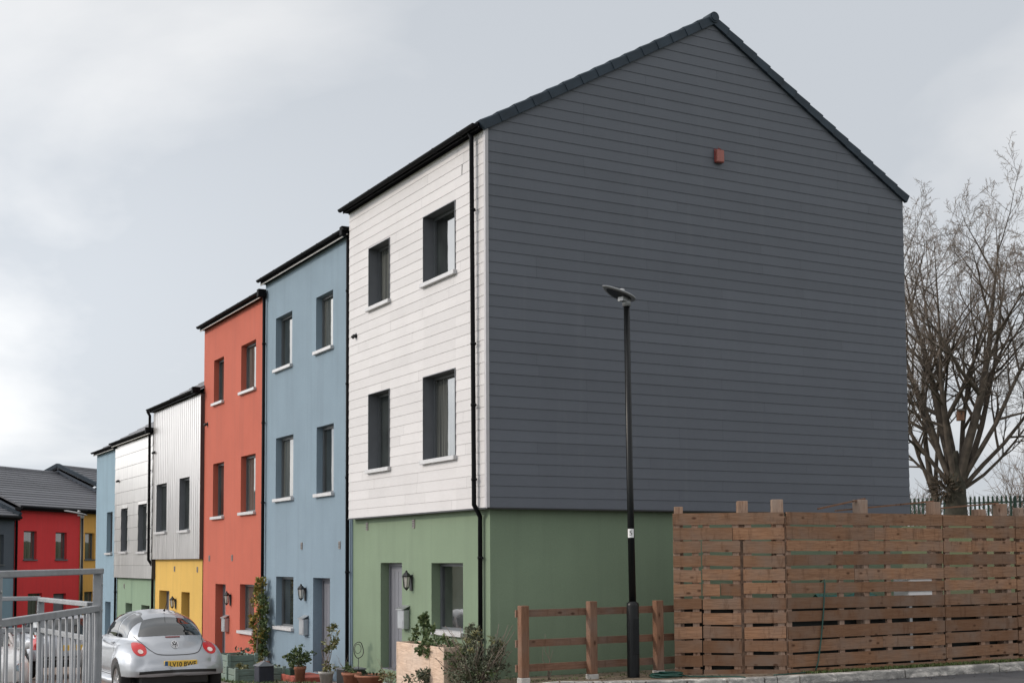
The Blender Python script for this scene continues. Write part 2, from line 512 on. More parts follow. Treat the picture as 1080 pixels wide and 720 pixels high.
# ------------------------------------------------------------------ mesh helpers
class MB:
    def __init__(self):
        self.v, self.f, self.mi, self.sm = [], [], [], []

    def poly(self, pts, mi=0, smooth=False):
        b = len(self.v)
        self.v += [tuple(p) for p in pts]
        self.f.append(tuple(range(b, b + len(pts))))
        self.mi.append(mi); self.sm.append(smooth)

    def mesh(self, pts, faces, mi=0, smooth=False):
        b = len(self.v)
        self.v += [tuple(p) for p in pts]
        for f in faces:
            self.f.append(tuple(b + i for i in f))
            self.mi.append(mi); self.sm.append(smooth)

    def box(self, x0, y0, z0, x1, y1, z1, mi=0):
        if x0 > x1: x0, x1 = x1, x0
        if y0 > y1: y0, y1 = y1, y0
        if z0 > z1: z0, z1 = z1, z0
        p = [(x0, y0, z0), (x1, y0, z0), (x1, y1, z0), (x0, y1, z0), (x0, y0, z1), (x1, y0, z1), (x1, y1, z1), (x0, y1, z1)]
        self.mesh(p, [(0, 3, 2, 1), (4, 5, 6, 7), (0, 1, 5, 4), (1, 2, 6, 5), (2, 3, 7, 6), (3, 0, 4, 7)], mi)

    def cbox(self, x0, y0, z0, x1, y1, z1, c=0.006, mi=0):
        """box with chamfered edges (24 verts as a hull of three inset boxes)"""
        if x0 > x1: x0, x1 = x1, x0
        if y0 > y1: y0, y1 = y1, y0
        if z0 > z1: z0, z1 = z1, z0
        bm = bmesh.new()
        bmesh.ops.create_cube(bm, size=1.0)
        for vv in bm.verts:
            vv.co = Vector((x0 if vv.co.x < 0 else x1, y0 if vv.co.y < 0 else y1, z0 if vv.co.z < 0 else z1))
        bmesh.ops.bevel(bm, geom=bm.edges[:], offset=c, segments=1, affect='EDGES')
        self.add_bm(bm, mi)
        bm.free()

    def add_bm(self, bm, mi=0, smooth=False, mat=None):
        bm.verts.ensure_lookup_table()
        bm.verts.index_update()
        pts = [(mat @ v.co) if mat else v.co.copy() for v in bm.verts]
        self.mesh(pts, [[v.index for v in f.verts] for f in bm.faces], mi, smooth)

    def obox(self, c, ax, half, mi=0):
        """oriented box: centre, three axis vectors, half sizes"""
        c = Vector(c); a = [Vector(q).normalized() * h for q, h in zip(ax, half)]
        p = [c + sx * a[0] + sy * a[1] + sz * a[2] for sz in (-1, 1) for sy in (-1, 1) for sx in (-1, 1)]
        self.mesh(p, [(0, 2, 3, 1), (4, 5, 7, 6), (0, 1, 5, 4), (1, 3, 7, 5), (3, 2, 6, 7), (2, 0, 4, 6)], mi)

    def tube(self, pts, r, n=8, caps=True, mi=0, smooth=True):
        pts = [Vector(p) for p in pts]
        rs = r if hasattr(r, '__len__') else [r] * len(pts)
        base = len(self.v)
        t0 = (pts[1] - pts[0]).normalized()
        ref = Vector((0, 0, 1)) if abs(t0.z) < 0.9 else Vector((1, 0, 0))
        nrm = t0.cross(ref).normalized()
        for i, p in enumerate(pts):
            if i == 0: t = pts[1] - pts[0]
            elif i == len(pts) - 1: t = pts[-1] - pts[-2]
            else: t = (pts[i + 1] - pts[i]).normalized() + (pts[i] - pts[i - 1]).normalized()
            t.normalize()
            nrm = (nrm - t * nrm.dot(t))
            if nrm.length < 1e-6:
                nrm = t.orthogonal()
            nrm.normalize()
            bi = t.cross(nrm)
            for k in range(n):
                a = 2 * math.pi * k / n
                self.v.append(tuple(p + rs[i] * (math.cos(a) * nrm + math.sin(a) * bi)))
        for i in range(len(pts) - 1):
            for k in range(n):
                k2 = (k + 1) % n
                self.f.append((base + i * n + k, base + i * n + k2, base + (i + 1) * n + k2, base + (i + 1) * n + k))
                self.mi.append(mi); self.sm.append(smooth)
        if caps:
            self.f.append(tuple(base + k for k in reversed(range(n)))); self.mi.append(mi); self.sm.append(False)
            e = base + (len(pts) - 1) * n
            self.f.append(tuple(e + k for k in range(n))); self.mi.append(mi); self.sm.append(False)

    def lathe(self, prof, c=(0, 0, 0), n=20, mi=0, smooth=True, sx=1.0, sy=1.0, rot=0.0):
        base = len(self.v)
        for r, z in prof:
            for k in range(n):
                a = 2 * math.pi * k / n + rot
                self.v.append((c[0] + r * sx * math.cos(a), c[1] + r * sy * math.sin(a), c[2] + z))
        for i in range(len(prof) - 1):
            for k in range(n):
                k2 = (k + 1) % n
                self.f.append((base + i * n + k, base + i * n + k2, base + (i + 1) * n + k2, base + (i + 1) * n + k))
                self.mi.append(mi); self.sm.append(smooth)

    def build(self, name, mats, parent=None, local=False, kind=None):
        off = Vector((0, 0, 0)) if (local or parent is None) else wloc(parent)
        me = bpy.data.meshes.new(name)
        me.from_pydata([(x - off.x, y - off.y, z - off.z) for x, y, z in self.v], [], self.f)
        if not isinstance(mats, (list, tuple)):
            mats = [mats]
        for m in mats:
            me.materials.append(m)
        me.polygons.foreach_set('material_index', self.mi)
        me.polygons.foreach_set('use_smooth', self.sm)
        me.update()
        o = bpy.data.objects.new(name, me)
        COL.objects.link(o)
        if parent:
            o.parent = parent
        if kind:
            o['kind'] = kind
        return o


def wloc(o):
    v = Vector((0, 0, 0))
    while o:
        v += o.location
        o = o.parent
    return v


def thing(name, label, cat, loc=(0, 0, 0), rz=0.0, group=None):
    o = bpy.data.objects.new(name, None)
    o.empty_display_size = 0.2
    COL.objects.link(o)
    o.location = loc
    o.rotation_euler = (0, 0, rz)
    o['label'] = label
    o['category'] = cat
    if group:
        o['group'] = group
    return o


def tag(o, label, cat, group=None):
    o['label'] = label
    o['category'] = cat
    if group:
        o['group'] = group
    return o


def smooth01(t):
    t = max(0.0, min(1.0, t))
    return t * t * (3 - 2 * t)


# ------------------------------------------------------------------ terrain
KN = [(-400, .3), (-40, .3), (-17, .3), (-8, .18), (-3, .075), (0, -.04), (3.9, -.32), (8, -.5), (14, -.75), (20, -1.05), (30, -1.5), (60, -1.6), (2000, -1.6)]


def street(y):
    for (a, za_), (b, zb_) in zip(KN, KN[1:]):
        if y <= b:
            return za_ + (zb_ - za_) * (y - a) / (b - a)
    return KN[-1][1]


def gz(x, y):
    s = street(y)
    bank = 0.12 + 2.95 * smooth01((x - 10 + 0.5 * y) / 24.0)
    w = smooth01((x - 7) / 4.0) * smooth01((y + 2.5) / 5.0) * smooth01((75 - y) / 30.0)
    return s * (1 - w) + bank * w


def frange(a, b, n):
    return [a + (b - a) * i / n for i in range(n + 1)]


def sheet(name, xs, ys, fz, mat):
    mb = MB()
    pts = [(x, y, fz(x, y)) for y in ys for x in xs]
    nx = len(xs)
    fs = [(j * nx + i, j * nx + i + 1, (j + 1) * nx + i + 1, (j + 1) * nx + i) for j in range(len(ys) - 1) for i in range(nx - 1)]
    mb.mesh(pts, fs, 0, True)
    return mb.build(name, mat, kind='structure')


gx = [-1500, -600, -250, -100, -60] + frange(-40, 60, 60) + [80, 120, 250, 600, 1500]
gy = [-600, -200, -80, -40] + frange(-30, 70, 60) + [100, 200, 500, 1500]
sheet('ground', gx, gy, lambda x, y: gz(x, y) - 0.03, M['ground'])
sheet('road', frange(-60, 60, 60), frange(-12.5, -2.7, 12), lambda x, y: street(y) + 0.012, M['asphalt'])
sheet('street', frange(-6.6, -1.6, 6), frange(-2.7, 34, 50), lambda x, y: street(y) + 0.01, M['paving'])
sheet('footpath', frange(-1.6, 0.09, 4), frange(0.0, 34, 50), lambda x, y: street(y) + 0.016, M['paving'])


def verge_z(x, y):
    return 0.19 - 0.07 * smooth01((y + 2.0) / 2.1)


# verge between kerb and gable: follows the curved kerb on its left edge
KERB = [(14, -2.62), (9, -2.62), (6.5, -2.6), (4.5, -2.57), (3.4, -2.52), (2.6, -2.40), (1.9, -2.22), (1.2, -1.98), (0.55, -1.70), (0.0, -1.40), (-0.4, -1.05)]
mb = MB()
for (xa, ya), (xb, yb) in zip(KERB, KERB[1:]):
    for k in range(4):
        f0, f1 = k / 4, (k + 1) / 4
        q = []
        for (x, y, f) in ((xa, ya, f0), (xa, ya, f1), (xb, yb, f1), (xb, yb, f0)):
            yy = y + (max(0.12, y + 0.3) - y) * f
            q.append((x, yy, verge_z(x, yy) - 0.12 * smooth01((0.3 - x) / 0.8)))
        mb.poly(q, 0, True)
mb.build('verge', M['verge_soil'], kind='structure')

# kerb: one run of stones with open joints
mb = MB()


def kerb_run(path, w=0.15, h=0.135):
    # resample into stones
    L = [0]
    for a, b in zip(path, path[1:]):
        L.append(L[-1] + math.hypot(b[0] - a[0], b[1] - a[1]))

    def at(s):
        s = max(0, min(L[-1], s))
        for i in range(len(L) - 1):
            if s <= L[i + 1]:
                f = (s - L[i]) / (L[i + 1] - L[i])
                return Vector((path[i][0] + f * (path[i + 1][0] - path[i][0]), path[i][1] + f * (path[i + 1][1] - path[i][1]), 0))
    s = 0.0
    k = 0
    rnd = random.Random(4)
    while s < L[-1] - 0.05:
        sl = 2.05 if at(s).x > 4.2 else 0.6
        e = min(s + sl, L[-1])
        n = 3
        for j in range(n):
            a = at(s + 0.013 + (e - s - 0.026) * j / n); b = at(s + 0.013 + (e - s - 0.026) * (j + 1) / n)
            t = (b - a).normalized(); nn = Vector((-t.y, t.x, 0))
            if nn.y > 0: nn = -nn
            za_ = 0.203 - 0.13 * smooth01((0.3 - a.x) / 0.8); zb_ = 0.203 - 0.13 * smooth01((0.3 - b.x) / 0.8)
            jz = rnd.uniform(-0.002, 0.002)
            pts = []
            for p, z in ((a, za_ + jz), (b, zb_ + jz)):
                pts += [p - nn * 0.02 + Vector((0, 0, z - 0.3)), p - nn * 0.02 + Vector((0, 0, z)), p + nn * (w - 0.025) + Vector((0, 0, z)),
                        p + nn * (w - 0.004) + Vector((0, 0, z - 0.012)), p + nn * w + Vector((0, 0, z - 0.03)), p + nn * (w + 0.012) + Vector((0, 0, z - 0.3))]
            fs = [(i, i + 1, i + 7, i + 6) for i in range(5)]
            if j == 0: fs.append((5, 4, 3, 2, 1, 0))
            if j == n - 1: fs.append((6, 7, 8, 9, 10, 11))
            mb.mesh(pts, fs, 0, False)
        s = e
        k += 1


kerb_run(KERB)
mb.build('kerb', M['kerb'], kind='structure')


# ------------------------------------------------------------------ houses
def rect_minus(y0, y1, z0, z1, ops):
    """cells of a rectangle with rectangular openings removed"""
    ys = sorted({y0, y1} | {v for o in ops for v in o[:2] if y0 < v < y1})
    zs = sorted({z0, z1} | {v for o in ops for v in o[2:4] if z0 < v < z1})
    out = []
    for a, b in zip(ys, ys[1:]):
        run = None
        for c, d in zip(zs, zs[1:]):
            my, mz = (a + b) / 2, (c + d) / 2
            if any(o[0] < my < o[1] and o[2] < mz < o[3] for o in ops):
                if run: out.append((a, b, run[0], run[1])); run = None
            else:
                run = (run[0], d) if run else (c, d)
        if run: out.append((a, b, run[0], run[1]))
    return out


def wall_face(mb, x, y0, y1, z0, z1, ops, mi=0):
    for a, b, c, d in rect_minus(y0, y1, z0, z1, ops):
        mb.poly([(x, b, c), (x, a, c), (x, a, d), (x, b, d)], mi)


def reveals(mb, x, ops, d, mi=0):
    for (a, b, c, e) in ops:
        X = x + d
        mb.poly([(x, a, c), (X, a, c), (X, a, e), (x, a, e)], mi)
        mb.poly([(x, b, c), (x, b, e), (X, b, e), (X, b, c)], mi)
        mb.poly([(x, a, e), (X, a, e), (X, b, e), (x, b, e)], mi)
        mb.poly([(x, a, c), (x, b, c), (X, b, c), (X, a, c)], mi)


def window(house, x, op, d=0.25, pane='glass', frame='frame', sill=True, mull=None):
    a, b, c, e = op
    X = x + d
    mb = MB()
    w = 0.055
    mb.box(X - 0.03, a + 0.002, c + 0.002, X + 0.04, a + w, e - 0.002)
    mb.box(X - 0.03, b - w, c + 0.002, X + 0.04, b - 0.002, e - 0.002)
    mb.box(X - 0.03, a + w, c + 0.002, X + 0.04, b - w, c + w)
    mb.box(X - 0.03, a + w, e - w, X + 0.04, b - w, e - 0.002)
    if mull:
        zm = c + (e - c) * mull
        mb.box(X - 0.027, a + w, zm - 0.03, X + 0.037, b - w, zm + 0.03)
    wo_ = mb.build('window', M[frame], house)
    mb = MB()
    mb.box(X + 0.004, a + w - 0.01, c + w - 0.01, X + 0.012, b - w + 0.01, e - w + 0.01)
    mb.build('pane', M[pane], wo_)
    if sill:
        mb = MB()
        mb.cbox(x - 0.07, a - 0.04, c - 0.062, x + 0.02, b + 0.04, c + 0.008, 0.005)
        mb.box(x + 0.02, a + 0.003, c + 0.001, X - 0.03, b - 0.003, c + 0.012)
        mb.build('sill', M['sill'], wo_)
    return wo_


def door(house, x, op, d=0.25, mat='door'):
    a, b, c, e = op
    X = x + d
    mb = MB()
    mb.box(X - 0.03, a + 0.002, c, X + 0.05, a + 0.06, e - 0.002)
    mb.box(X - 0.03, b - 0.06, c, X + 0.05, b - 0.002, e - 0.002)
    mb.box(X - 0.03, a + 0.06, e - 0.06, X + 0.05, b - 0.06, e - 0.002)
    mb.box(X - 0.01, a + 0.065, c + 0.01, X + 0.04, b - 0.065, e - 0.065)
    for k in range(1, 5):       # grooved planks
        yy = a + 0.065 + (b - a - 0.13) * k / 5
        mb.box(X - 0.014, yy - 0.004, c + 0.1, X - 0.009, yy + 0.004, e - 0.16)
    mb.box(x + 0.02, a + 0.003, c - 0.02, X + 0.02, b - 0.003, c + 0.015)
    dr = mb.build('door', M[mat], house)
    mb = MB()
    hz = c + 0.95
    mb.box(X - 0.022, a + 0.10, hz - 0.1, X - 0.008, a + 0.14, hz + 0.1)
    mb.tube([(X - 0.02, a + 0.12, hz + 0.03), (X - 0.06, a + 0.12, hz + 0.03), (X - 0.06, a + 0.23, hz + 0.03)], 0.010, 8)
    mb.build('handle', M['steel'], dr)
    return dr


def gutter(house, xw, y0, y1, zt, soffit='soffit', over=0.0, drop=0.085):
    """soffit + fascia, half round gutter and the tile edge above it"""
    mb = MB()
    mb.box(xw - 0.10, y0, zt, xw + 0.1, y1, zt + 0.018)
    mb.build('soffit', M['dark_soffit'], house)
    if soffit == 'soffit':
        mb = MB()  # light strip painting the sun glint along the gutter's bottom edge
        mb.box(xw - 0.128, y0, zt - 0.030, xw - 0.102, y1, zt - 0.013)
        mb.build('glint_strip', M['soffit'], house)
    mb = MB()
    mb.box(xw - 0.12, y0, zt - 0.012, xw - 0.10, y1, zt + drop + 0.04)
    cx, cz, r = xw - 0.172, zt + drop, 0.050
    prof = [(cx + r * math.cos(t), cz + r * math.sin(t)) for t in frange(math.pi, 2 * math.pi, 10)]
    inn = [(cx + (r - 0.006) * math.cos(t), cz + (r - 0.006) * math.sin(t)) for t in frange(2 * math.pi, math.pi, 10)]
    ring = prof + inn
    n = len(ring)
    pts = [(px, y0 - over, pz) for px, pz in ring] + [(px, y1 + over, pz) for px, pz in ring]
    fs = [(i, (i + 1) % n, n + (i + 1) % n, n + i) for i in range(n)]
    mb.mesh(pts, fs, 0, False)
    mb.poly([(px, y0 - over, pz) for px, pz in prof]); mb.poly([(px, y1 + over, pz) for px, pz in reversed(prof)])
    y = y0 + 0.5
    while y < y1:
        mb.box(cx - r - 0.004, y, cz - 0.008, cx + r, y + 0.025, cz + 0.006)
        mb.box(cx - 0.01, y, cz - r - 0.006, cx + 0.09, y + 0.025, cz - r + 0.004)
        y += 0.9
    return mb.build('gutter', M['gutter'], house)


def roof_slab(house, y0, y1, xe, ze, xr, zr, W, t=0.07):
    mb = MB()
    sl = (zr - ze) / (xr - xe)
    # front slope and back slope as stepped tile courses
    for side in (0, 1):
        L = math.hypot(xr - xe, zr - ze)
        n = max(6, int(L / 0.32))
        for k in range(n):
            f0, f1 = k / n, (k + 1.15) / n
            f1 = min(f1, 1.0)
            def P(f, up):
                x = xe + (xr - xe) * f
                z = ze + (zr - ze) * f + up
                return (x if side == 0 else 2 * xr - x, z)
            a = P(f0, t); b = P(f1, t - 0.03); c = P(f1, 0.0); d = P(f0, 0.0)
            pts = [(q[0], y, q[1]) for y in (y0, y1) for q in (a, b, c, d)]
            mb.mesh(pts, [(0, 1, 5, 4), (3, 0, 4, 7), (0, 3, 2, 1), (4, 5, 6, 7), (2, 3, 7, 6)], 0)
    r = mb.build('roof', M['tile'], house)
    mb = MB()
    y = y0
    while y < y1 - 0.05:
        e = min(y + 0.44, y1)
        mb.tube([(xr, y, zr + t - 0.05), (xr, e + 0.02, zr + t - 0.05)], [0.10, 0.09], 12)
        y = e
    mb.build('ridge_tiles', M['navy_verge'], r)
    return r


def verge(house, y, xe, ze, xr, zr, up=0.07, side=-1):
    """interlocking dry verge caps up both slopes and a round ridge end cap"""
    mb = MB()
    L = math.hypot(xr - xe, zr - ze)
    n = int(round(L / 0.345))
    for sd in (0, 1):
        d = Vector((xr - xe, 0, zr - ze)).normalized()
        if sd: d.x = -d.x
        nr = Vector((-d.z, 0, d.x)) if sd == 0 else Vector((d.z, 0, -d.x))
        o = Vector((xe if sd == 0 else 2 * xr - xe, y, ze))
        for k in range(n):
            a = k * L / n; b = (k + 1) * L / n + 0.02
            h0, h1 = up + 0.024, up + 0.004
            lo = -0.075
            pts = []
            for s, h, e in ((a, h0, 0.012), (b, h1, 0.0)):
                for (v, w) in ((-0.055 - e, lo), (-0.055 - e, h - 0.02), (-0.038, h), (0.13, h), (0.13, h - 0.03), (0.0, lo)):
                    pts.append(o + d * s + nr * w + Vector((0, v * (-side), 0)))
            m = 6
            fs = [(i, (i + 1) % m, m + (i + 1) % m, m + i) for i in range(m)] + [tuple(reversed(range(m))), tuple(range(m, 2 * m))]
            mb.mesh(pts, fs, 0)
    ap = Vector((xr, y, zr + up - 0.045))
    s = -side
    mb.tube([ap + Vector((0, -0.085 * s, 0)), ap + Vector((0, 0.16 * s, 0))], 0.092, 20)
    mb.tube([ap + Vector((0, -0.1 * s, 0)), ap + Vector((0, -0.07 * s, 0))], 0.068, 20)
    return mb.build('verge', M['navy_verge'], house)


def downpipe(house, pts, r=0.034, brackets=(), wall_dx=0.05):
    mb = MB()
    mb.tube(pts, r, 10)
    p = mb.build('downpipe', M['gutter'], house)
    for (x, y, z) in brackets:
        mb = MB()
        mb.tube([(x, y, z - 0.02), (x, y, z + 0.02)], r + 0.008, 10)
        mb.box(x, y - 0.012, z - 0.012, x + wall_dx, y + 0.012, z + 0.012)
        mb.box(x - 0.005, y - 0.075, z - 0.012, x + 0.012, y + 0.075, z + 0.010)
        mb.build('pipe_bracket', M['gutter'], p)
    return p


def vents(house, x, spots):
    for (y, z) in spots:
        mb = MB()
        mb.cbox(x - 0.014, y - 0.05, z - 0.075, x + 0.01, y + 0.05, z + 0.075, 0.004, 0)
        for k in range(4):
            zz = z - 0.052 + k * 0.03
            mb.box(x - 0.018, y - 0.038, zz, x - 0.013, y + 0.038, zz + 0.014, 1)
        mb.build('wall_vent', [M['vent'], M['black']], house)


def stub_pipe(house, x, y, z):
    mb = MB()
    mb.tube([(x + 0.02, y, z + 0.02), (x - 0.05, y, z + 0.015), (x - 0.085, y, z - 0.02)], 0.035, 10)
    mb.tube([(x + 0.005, y, z + 0.02), (x - 0.012, y, z + 0.02)], 0.055, 12)
    mb.build('overflow_pipe', M['black'], house)


RX, RISE = 4.41, 2.55      # ridge position, rise over the eave


def simple_shell(mb, y0, y1, x0, z0, zt, W=8.81, mi=0):
    """back wall, party walls up to the roof (front face is built apart)"""
    mb.poly([(W, y0, z0), (W, y1, z0), (W, y1, zt), (W, y0, zt)], mi)
    for y, rev in ((y0, False), (y1, True)):
        q = [(x0, y, z0), (W, y, z0), (W, y, zt), (RX, y, zt + RISE * 0.97), (x0, y, zt)]
        mb.poly(q[::-1] if rev else q, mi)


# ---- end house: white boards over green render, slate-grey gable
H = thing('terraced_house', 'end terrace with white boarded front, green ground floor and large slate-grey gable', 'house', (0, 0, 0), 0, 'houses of the stepped terrace')
ops_up = [(3.67, 4.64, 6.55, 7.67), (1.04, 2.26, 6.55, 7.70), (3.67, 4.64, 3.56, 4.96), (1.05, 2.27, 3.57, 4.98)]
y0, y1, zb, zt = 0.0, 5.62, 2.70, 8.56
pitch = (zt - zb) / 34
# white lapped boards
mb = MB()
rnd = random.Random(7)
for k in range(34):
    za0, zb0 = zb + k * pitch, zb + (k + 1) * pitch
    joints = sorted([y0 + 0.038, y1] + [y for y in (rnd.uniform(0.5, 5.2), rnd.uniform(0.5, 5.2)) if rnd.random() < 0.55])
    for ja, jb in zip(joints, joints[1:]):
        if jb - ja < 0.05: continue
        for a, b, c, d in rect_minus(ja + 0.0015, jb - 0.0015, za0 + 0.0015, zb0, ops_up):
            def ox(z): return -0.008 + 0.006 * (z - za0) / pitch
            mb.mesh([(ox(c), a, c), (ox(c), b, c), (ox(d), b, d), (ox(d), a, d), (0.004, a, c), (0.004, b, c)],
                    [(1, 0, 3, 2), (0, 1, 5, 4)])
mb.build('cladding', M['white_clad'], H)
# grey gable boards
mb = MB()
slope = (11.08 - zt) / RX
def gx_lo(z): return 0.0 if z <= zt else (z - zt) / slope
def gx_hi(z): return 8.81 if z <= zt else 8.81 - (z - zt) / slope
k = 0
z = zb
rnd = random.Random(11)
while z < 11.06:
    z2 = min(z + pitch, 11.07)
    lo, hi = 0.034, 8.80
    js = [lo] + sorted(rnd.choice([0.9, 1.8, 3.0, 3.6, 4.5, 5.4, 6.3, 7.2, 7.9]) + rnd.uniform(-.03, .03) for _ in range(2)) + [hi]
    js = [v for i, v in enumerate(js) if i == 0 or i == len(js) - 1 or (v - js[i - 1] > 0.35 and js[-1] - v > 0.35)]
    for a, b in zip(js, js[1:]):
        a0, a1 = max(a + 0.0012, gx_lo(z)), max(a + 0.0012, gx_lo(z2))
        b0, b1 = min(b - 0.0012, gx_hi(z)), min(b - 0.0012, gx_hi(z2))
        if b0 <= a0: continue
        b1 = max(b1, a1 + 1e-4) if b1 < a1 else b1
        def oy(q): return -0.010 + 0.008 * (q - z) / pitch
        mb.mesh([(a0, oy(z), z + 0.0015), (b0, oy(z), z + 0.0015), (b1, oy(z2), z2), (a1, oy(z2), z2), (a0, 0.004, z + 0.0015), (b0, 0.004, z + 0.0015)],
                [(0, 1, 2, 3), (1, 0, 4, 5)])
    z = z2
mb.build('gable_cladding', M['grey_clad'], H)
# carcass behind the boards, window reveals, underside and corner trims
mb = MB()
wall_face(mb, 0.004, y0 + 0.003, y1, zb, zt + 0.1, ops_up, 0)
mb.poly([(0.004, 0.004, zb), (8.80, 0.004, zb), (8.80, 0.004, zt), (RX, 0.004, 11.06), (0.004, 0.004, zt)], 0)
reveals(mb, -0.016, ops_up, 0.226, 1)
for (a, b, c, d) in ops_up:      # thin edge trims round the openings
    for q in ((a - 0.0, a + 0.012, c, d), (b - 0.012, b, c, d)):
        mb.box(-0.02, q[0], c, -0.0165, q[1], d, 1)
    mb.box(-0.02, a + 0.012, d - 0.012, -0.0165, b - 0.012, d, 1)
mb.poly([(-0.012, -0.012, zb - 0.002), (-0.012, y1, zb - 0.002), (0.16, y1, zb - 0.002), (0.16, -0.012, zb - 0.002)], 0)
mb.poly([(-0.012, -0.012, zb - 0.003), (0.16, 0.16, zb - 0.003), (8.80, 0.16, zb - 0.003), (8.80, -0.012, zb - 0.003)], 0)
mb.box(-0.022, -0.01, zb - 0.012, -0.014, y1, zb + 0.012, 2)
mb.box(-0.01, -0.022, zb - 0.012, 8.80, -0.014, zb + 0.012, 2)
mb.poly([(8.80, 0.003, zb), (8.80, y1, zb), (8.80, y1, zt), (8.80, 0.003, zt)], 0)
mb.poly([(0.0, y1, zb), (0.0, y1, zt), (RX, y1, 11.06), (8.80, y1, zt), (8.80, y1, zb)], 0)
mb.build('wall', [M['clad_gap'], M['grey_trim'], M['black']], H)
mb = MB()
mb.box(-0.022, -0.022, zb - 0.002, -0.003, 0.036, zt + 0.02)
mb.box(-0.003, -0.022, zb - 0.002, 0.032, -0.003, zt + 0.04)
mb.build('corner_trim', M['corner_trim'], H)
# green ground storey
ops_g = [(3.43, 4.37, -0.02, 1.875), (1.06, 2.23, 0.76, 1.87)]
mb = MB()
GX, GY = 0.12, 0.14
wall_face(mb, GX, GY, 5.70, -0.6, 2.70, ops_g, 0)
reveals(mb, GX, ops_g, 0.19, 0)
mb.poly([(GX, GY, -0.6), (8.72, GY, -0.6), (8.72, GY, 2.70), (GX, GY, 2.70)], 0)
mb.poly([(8.72, GY, -0.6), (8.72, 5.6, -0.6), (8.72, 5.6, 2.7), (8.72, GY, 2.7)], 0)
mb.poly([(GX, 5.70, -0.6), (GX, 5.70, 2.7), (8.72, 5.70, 2.7), (8.72, 5.70, -0.6)], 0)
mb.build('ground_storey', M['green'], H)
for o, p in zip(ops_up, ('glass_curtain', 'glass', 'glass', 'glass_curtain')):
    window(H, 0.0, o, 0.21, p)
window(H, GX, ops_g[1], 0.19, 'glass')
door(H, GX, ops_g[0], 0.19)
gutter(H, -0.012, 0.02, 5.64, zt, 'dark_soffit', 0.02, 0.055)
roof_slab(H, 0.02, 5.62, -0.03, zt + 0.03 - 0.03 * slope, RX, zt + 0.03 + RX * slope, 8.81)
verge(H, 0.0, -0.07, zt + 0.075 - 0.07 * slope, RX, zt + 0.075 + RX * slope)
mb = MB()
for k in range(12):
    t0 = k / 12
    p = Vector((0.0 + RX * t0, 5.67, zt + 0.05 + RX * slope * t0))
    mb.obox(p + Vector((0.19, 0, 0.11)), ((0.866, 0, 0.5), (0, 1, 0), (-0.5, 0, 0.866)), (0.22, 0.05, 0.06))
mb.build('party_verge', M['navy_verge'], H)
downpipe(H, [(-0.13, 0.32, zt + 0.02), (-0.085, 0.315, zt - 0.06), (-0.075, 0.29, 2.86), (-0.075, 0.29, 2.76), (0.06, 0.35, 2.58), (0.06, 0.355, -0.1)],
         0.036, [(-0.075, 0.305, 7.35), (-0.075, 0.30, 5.25), (-0.075, 0.30, 4.3), (-0.075, 0.29, 3.15), (0.06, 0.35, 1.95), (0.06, 0.355, 0.7)])
vents(H, GX, [(5.0, 2.55), (2.93, 2.54)])
stub_pipe(H, 0.0, 5.26, 6.12)


# ---- the plain rendered houses
def rendered_house(label, y0, y1, z0, zt, mat, ops_win, ops_door, vent_spots, panes, stub=None, pipe_y=None, soffit='soffit', mulls=None, x=0.1):
    h = thing('terraced_house', label, 'house', (0, y0, street((y0 + y1) / 2)), 0, 'houses of the stepped terrace')
    mb = MB()
    ops = ops_win + ops_door
    wall_face(mb, x, y0, y1, z0 - 0.4, zt, ops, 0)
    reveals(mb, x, ops_win, 0.16, 0)
    reveals(mb, x, ops_door, 0.22, 0)
    simple_shell(mb, y0, y1, x, z0 - 0.4, zt)
    mb.build('wall', M[mat], h)
    for i, o in enumerate(ops_win):
        window(h, x, o, 0.16, panes[i % len(panes)])
    for o in ops_door:
        door(h, x, o, 0.22)
    gutter(h, x, y0 - 0.02, y1 + 0.02, zt, soffit, 0.02)
    sl = RISE / RX
    roof_slab(h, y0, y1, x - 0.10, zt + 0.05, RX, zt + 0.05 + (RX - x + 0.10) * sl, 8.81)
    if pipe_y is not None:
        xp = x - 0.062
        downpipe(h, [(xp, pipe_y, zt + 0.04), (xp, pipe_y, z0 - 0.1)], 0.036,
                 [(xp, pipe_y, zt - 1.1 - 1.8 * k) for k in range(4)])
        mb = MB()     # hopper at the gutter end
        mb.cbox(x - 0.22, pipe_y - 0.065, zt - 0.04, x - 0.03, pipe_y + 0.065, zt + 0.14, 0.012)
        mb.build('gutter_outlet', M['gutter'], h)
    vents(h, x, vent_spots)
    if stub:
        stub_pipe(h, x, *stub)
    return h


rendered_house('pale blue rendered house beside the white boarded end house', 5.70, 10.98, -0.33, 8.20, 'blue',
               [(9.16, 10.25, 6.14, 7.30), (6.74, 7.70, 6.18, 7.31), (9.05, 10.20, 3.27, 4.62), (6.68, 7.64, 3.26, 4.63), (9.00, 10.13, 0.50, 1.58)],
               [(6.86, 7.81, -0.33, 1.575)], [(8.49, 2.23), (6.34, 2.22)], ['glass', 'glass_curtain', 'glass_curtain', 'glass', 'glass'], None, 5.79)
rendered_house('coral red rendered house between the blue house and the silver ribbed house', 11.0, 16.0, -0.60, 7.93, 'coral',
               [(14.23, 15.10, 5.91, 7.02), (11.66, 12.80, 5.93, 7.06), (14.15, 15.10, 3.03, 4.38), (11.64, 12.76, 3.06, 4.40), (11.68, 12.76, 0.29, 1.38)],
               [(13.92, 14.80, -0.62, 1.36)], [(15.35, 2.0), (13.39, 2.0)], ['glass', 'glass_curtain', 'glass', 'glass_curtain', 'glass_curtain'], (15.64, 5.43), 10.9)
rendered_house('narrow pale blue house closing the far end of the row', 26.12, 29.55, -1.4, 5.65, 'blue2',
               [(26.88, 27.78, 2.22, 3.59)], [(27.0, 27.86, -1.5, 0.60)], [(28.9, 1.2)], ['glass'], None, 26.05)


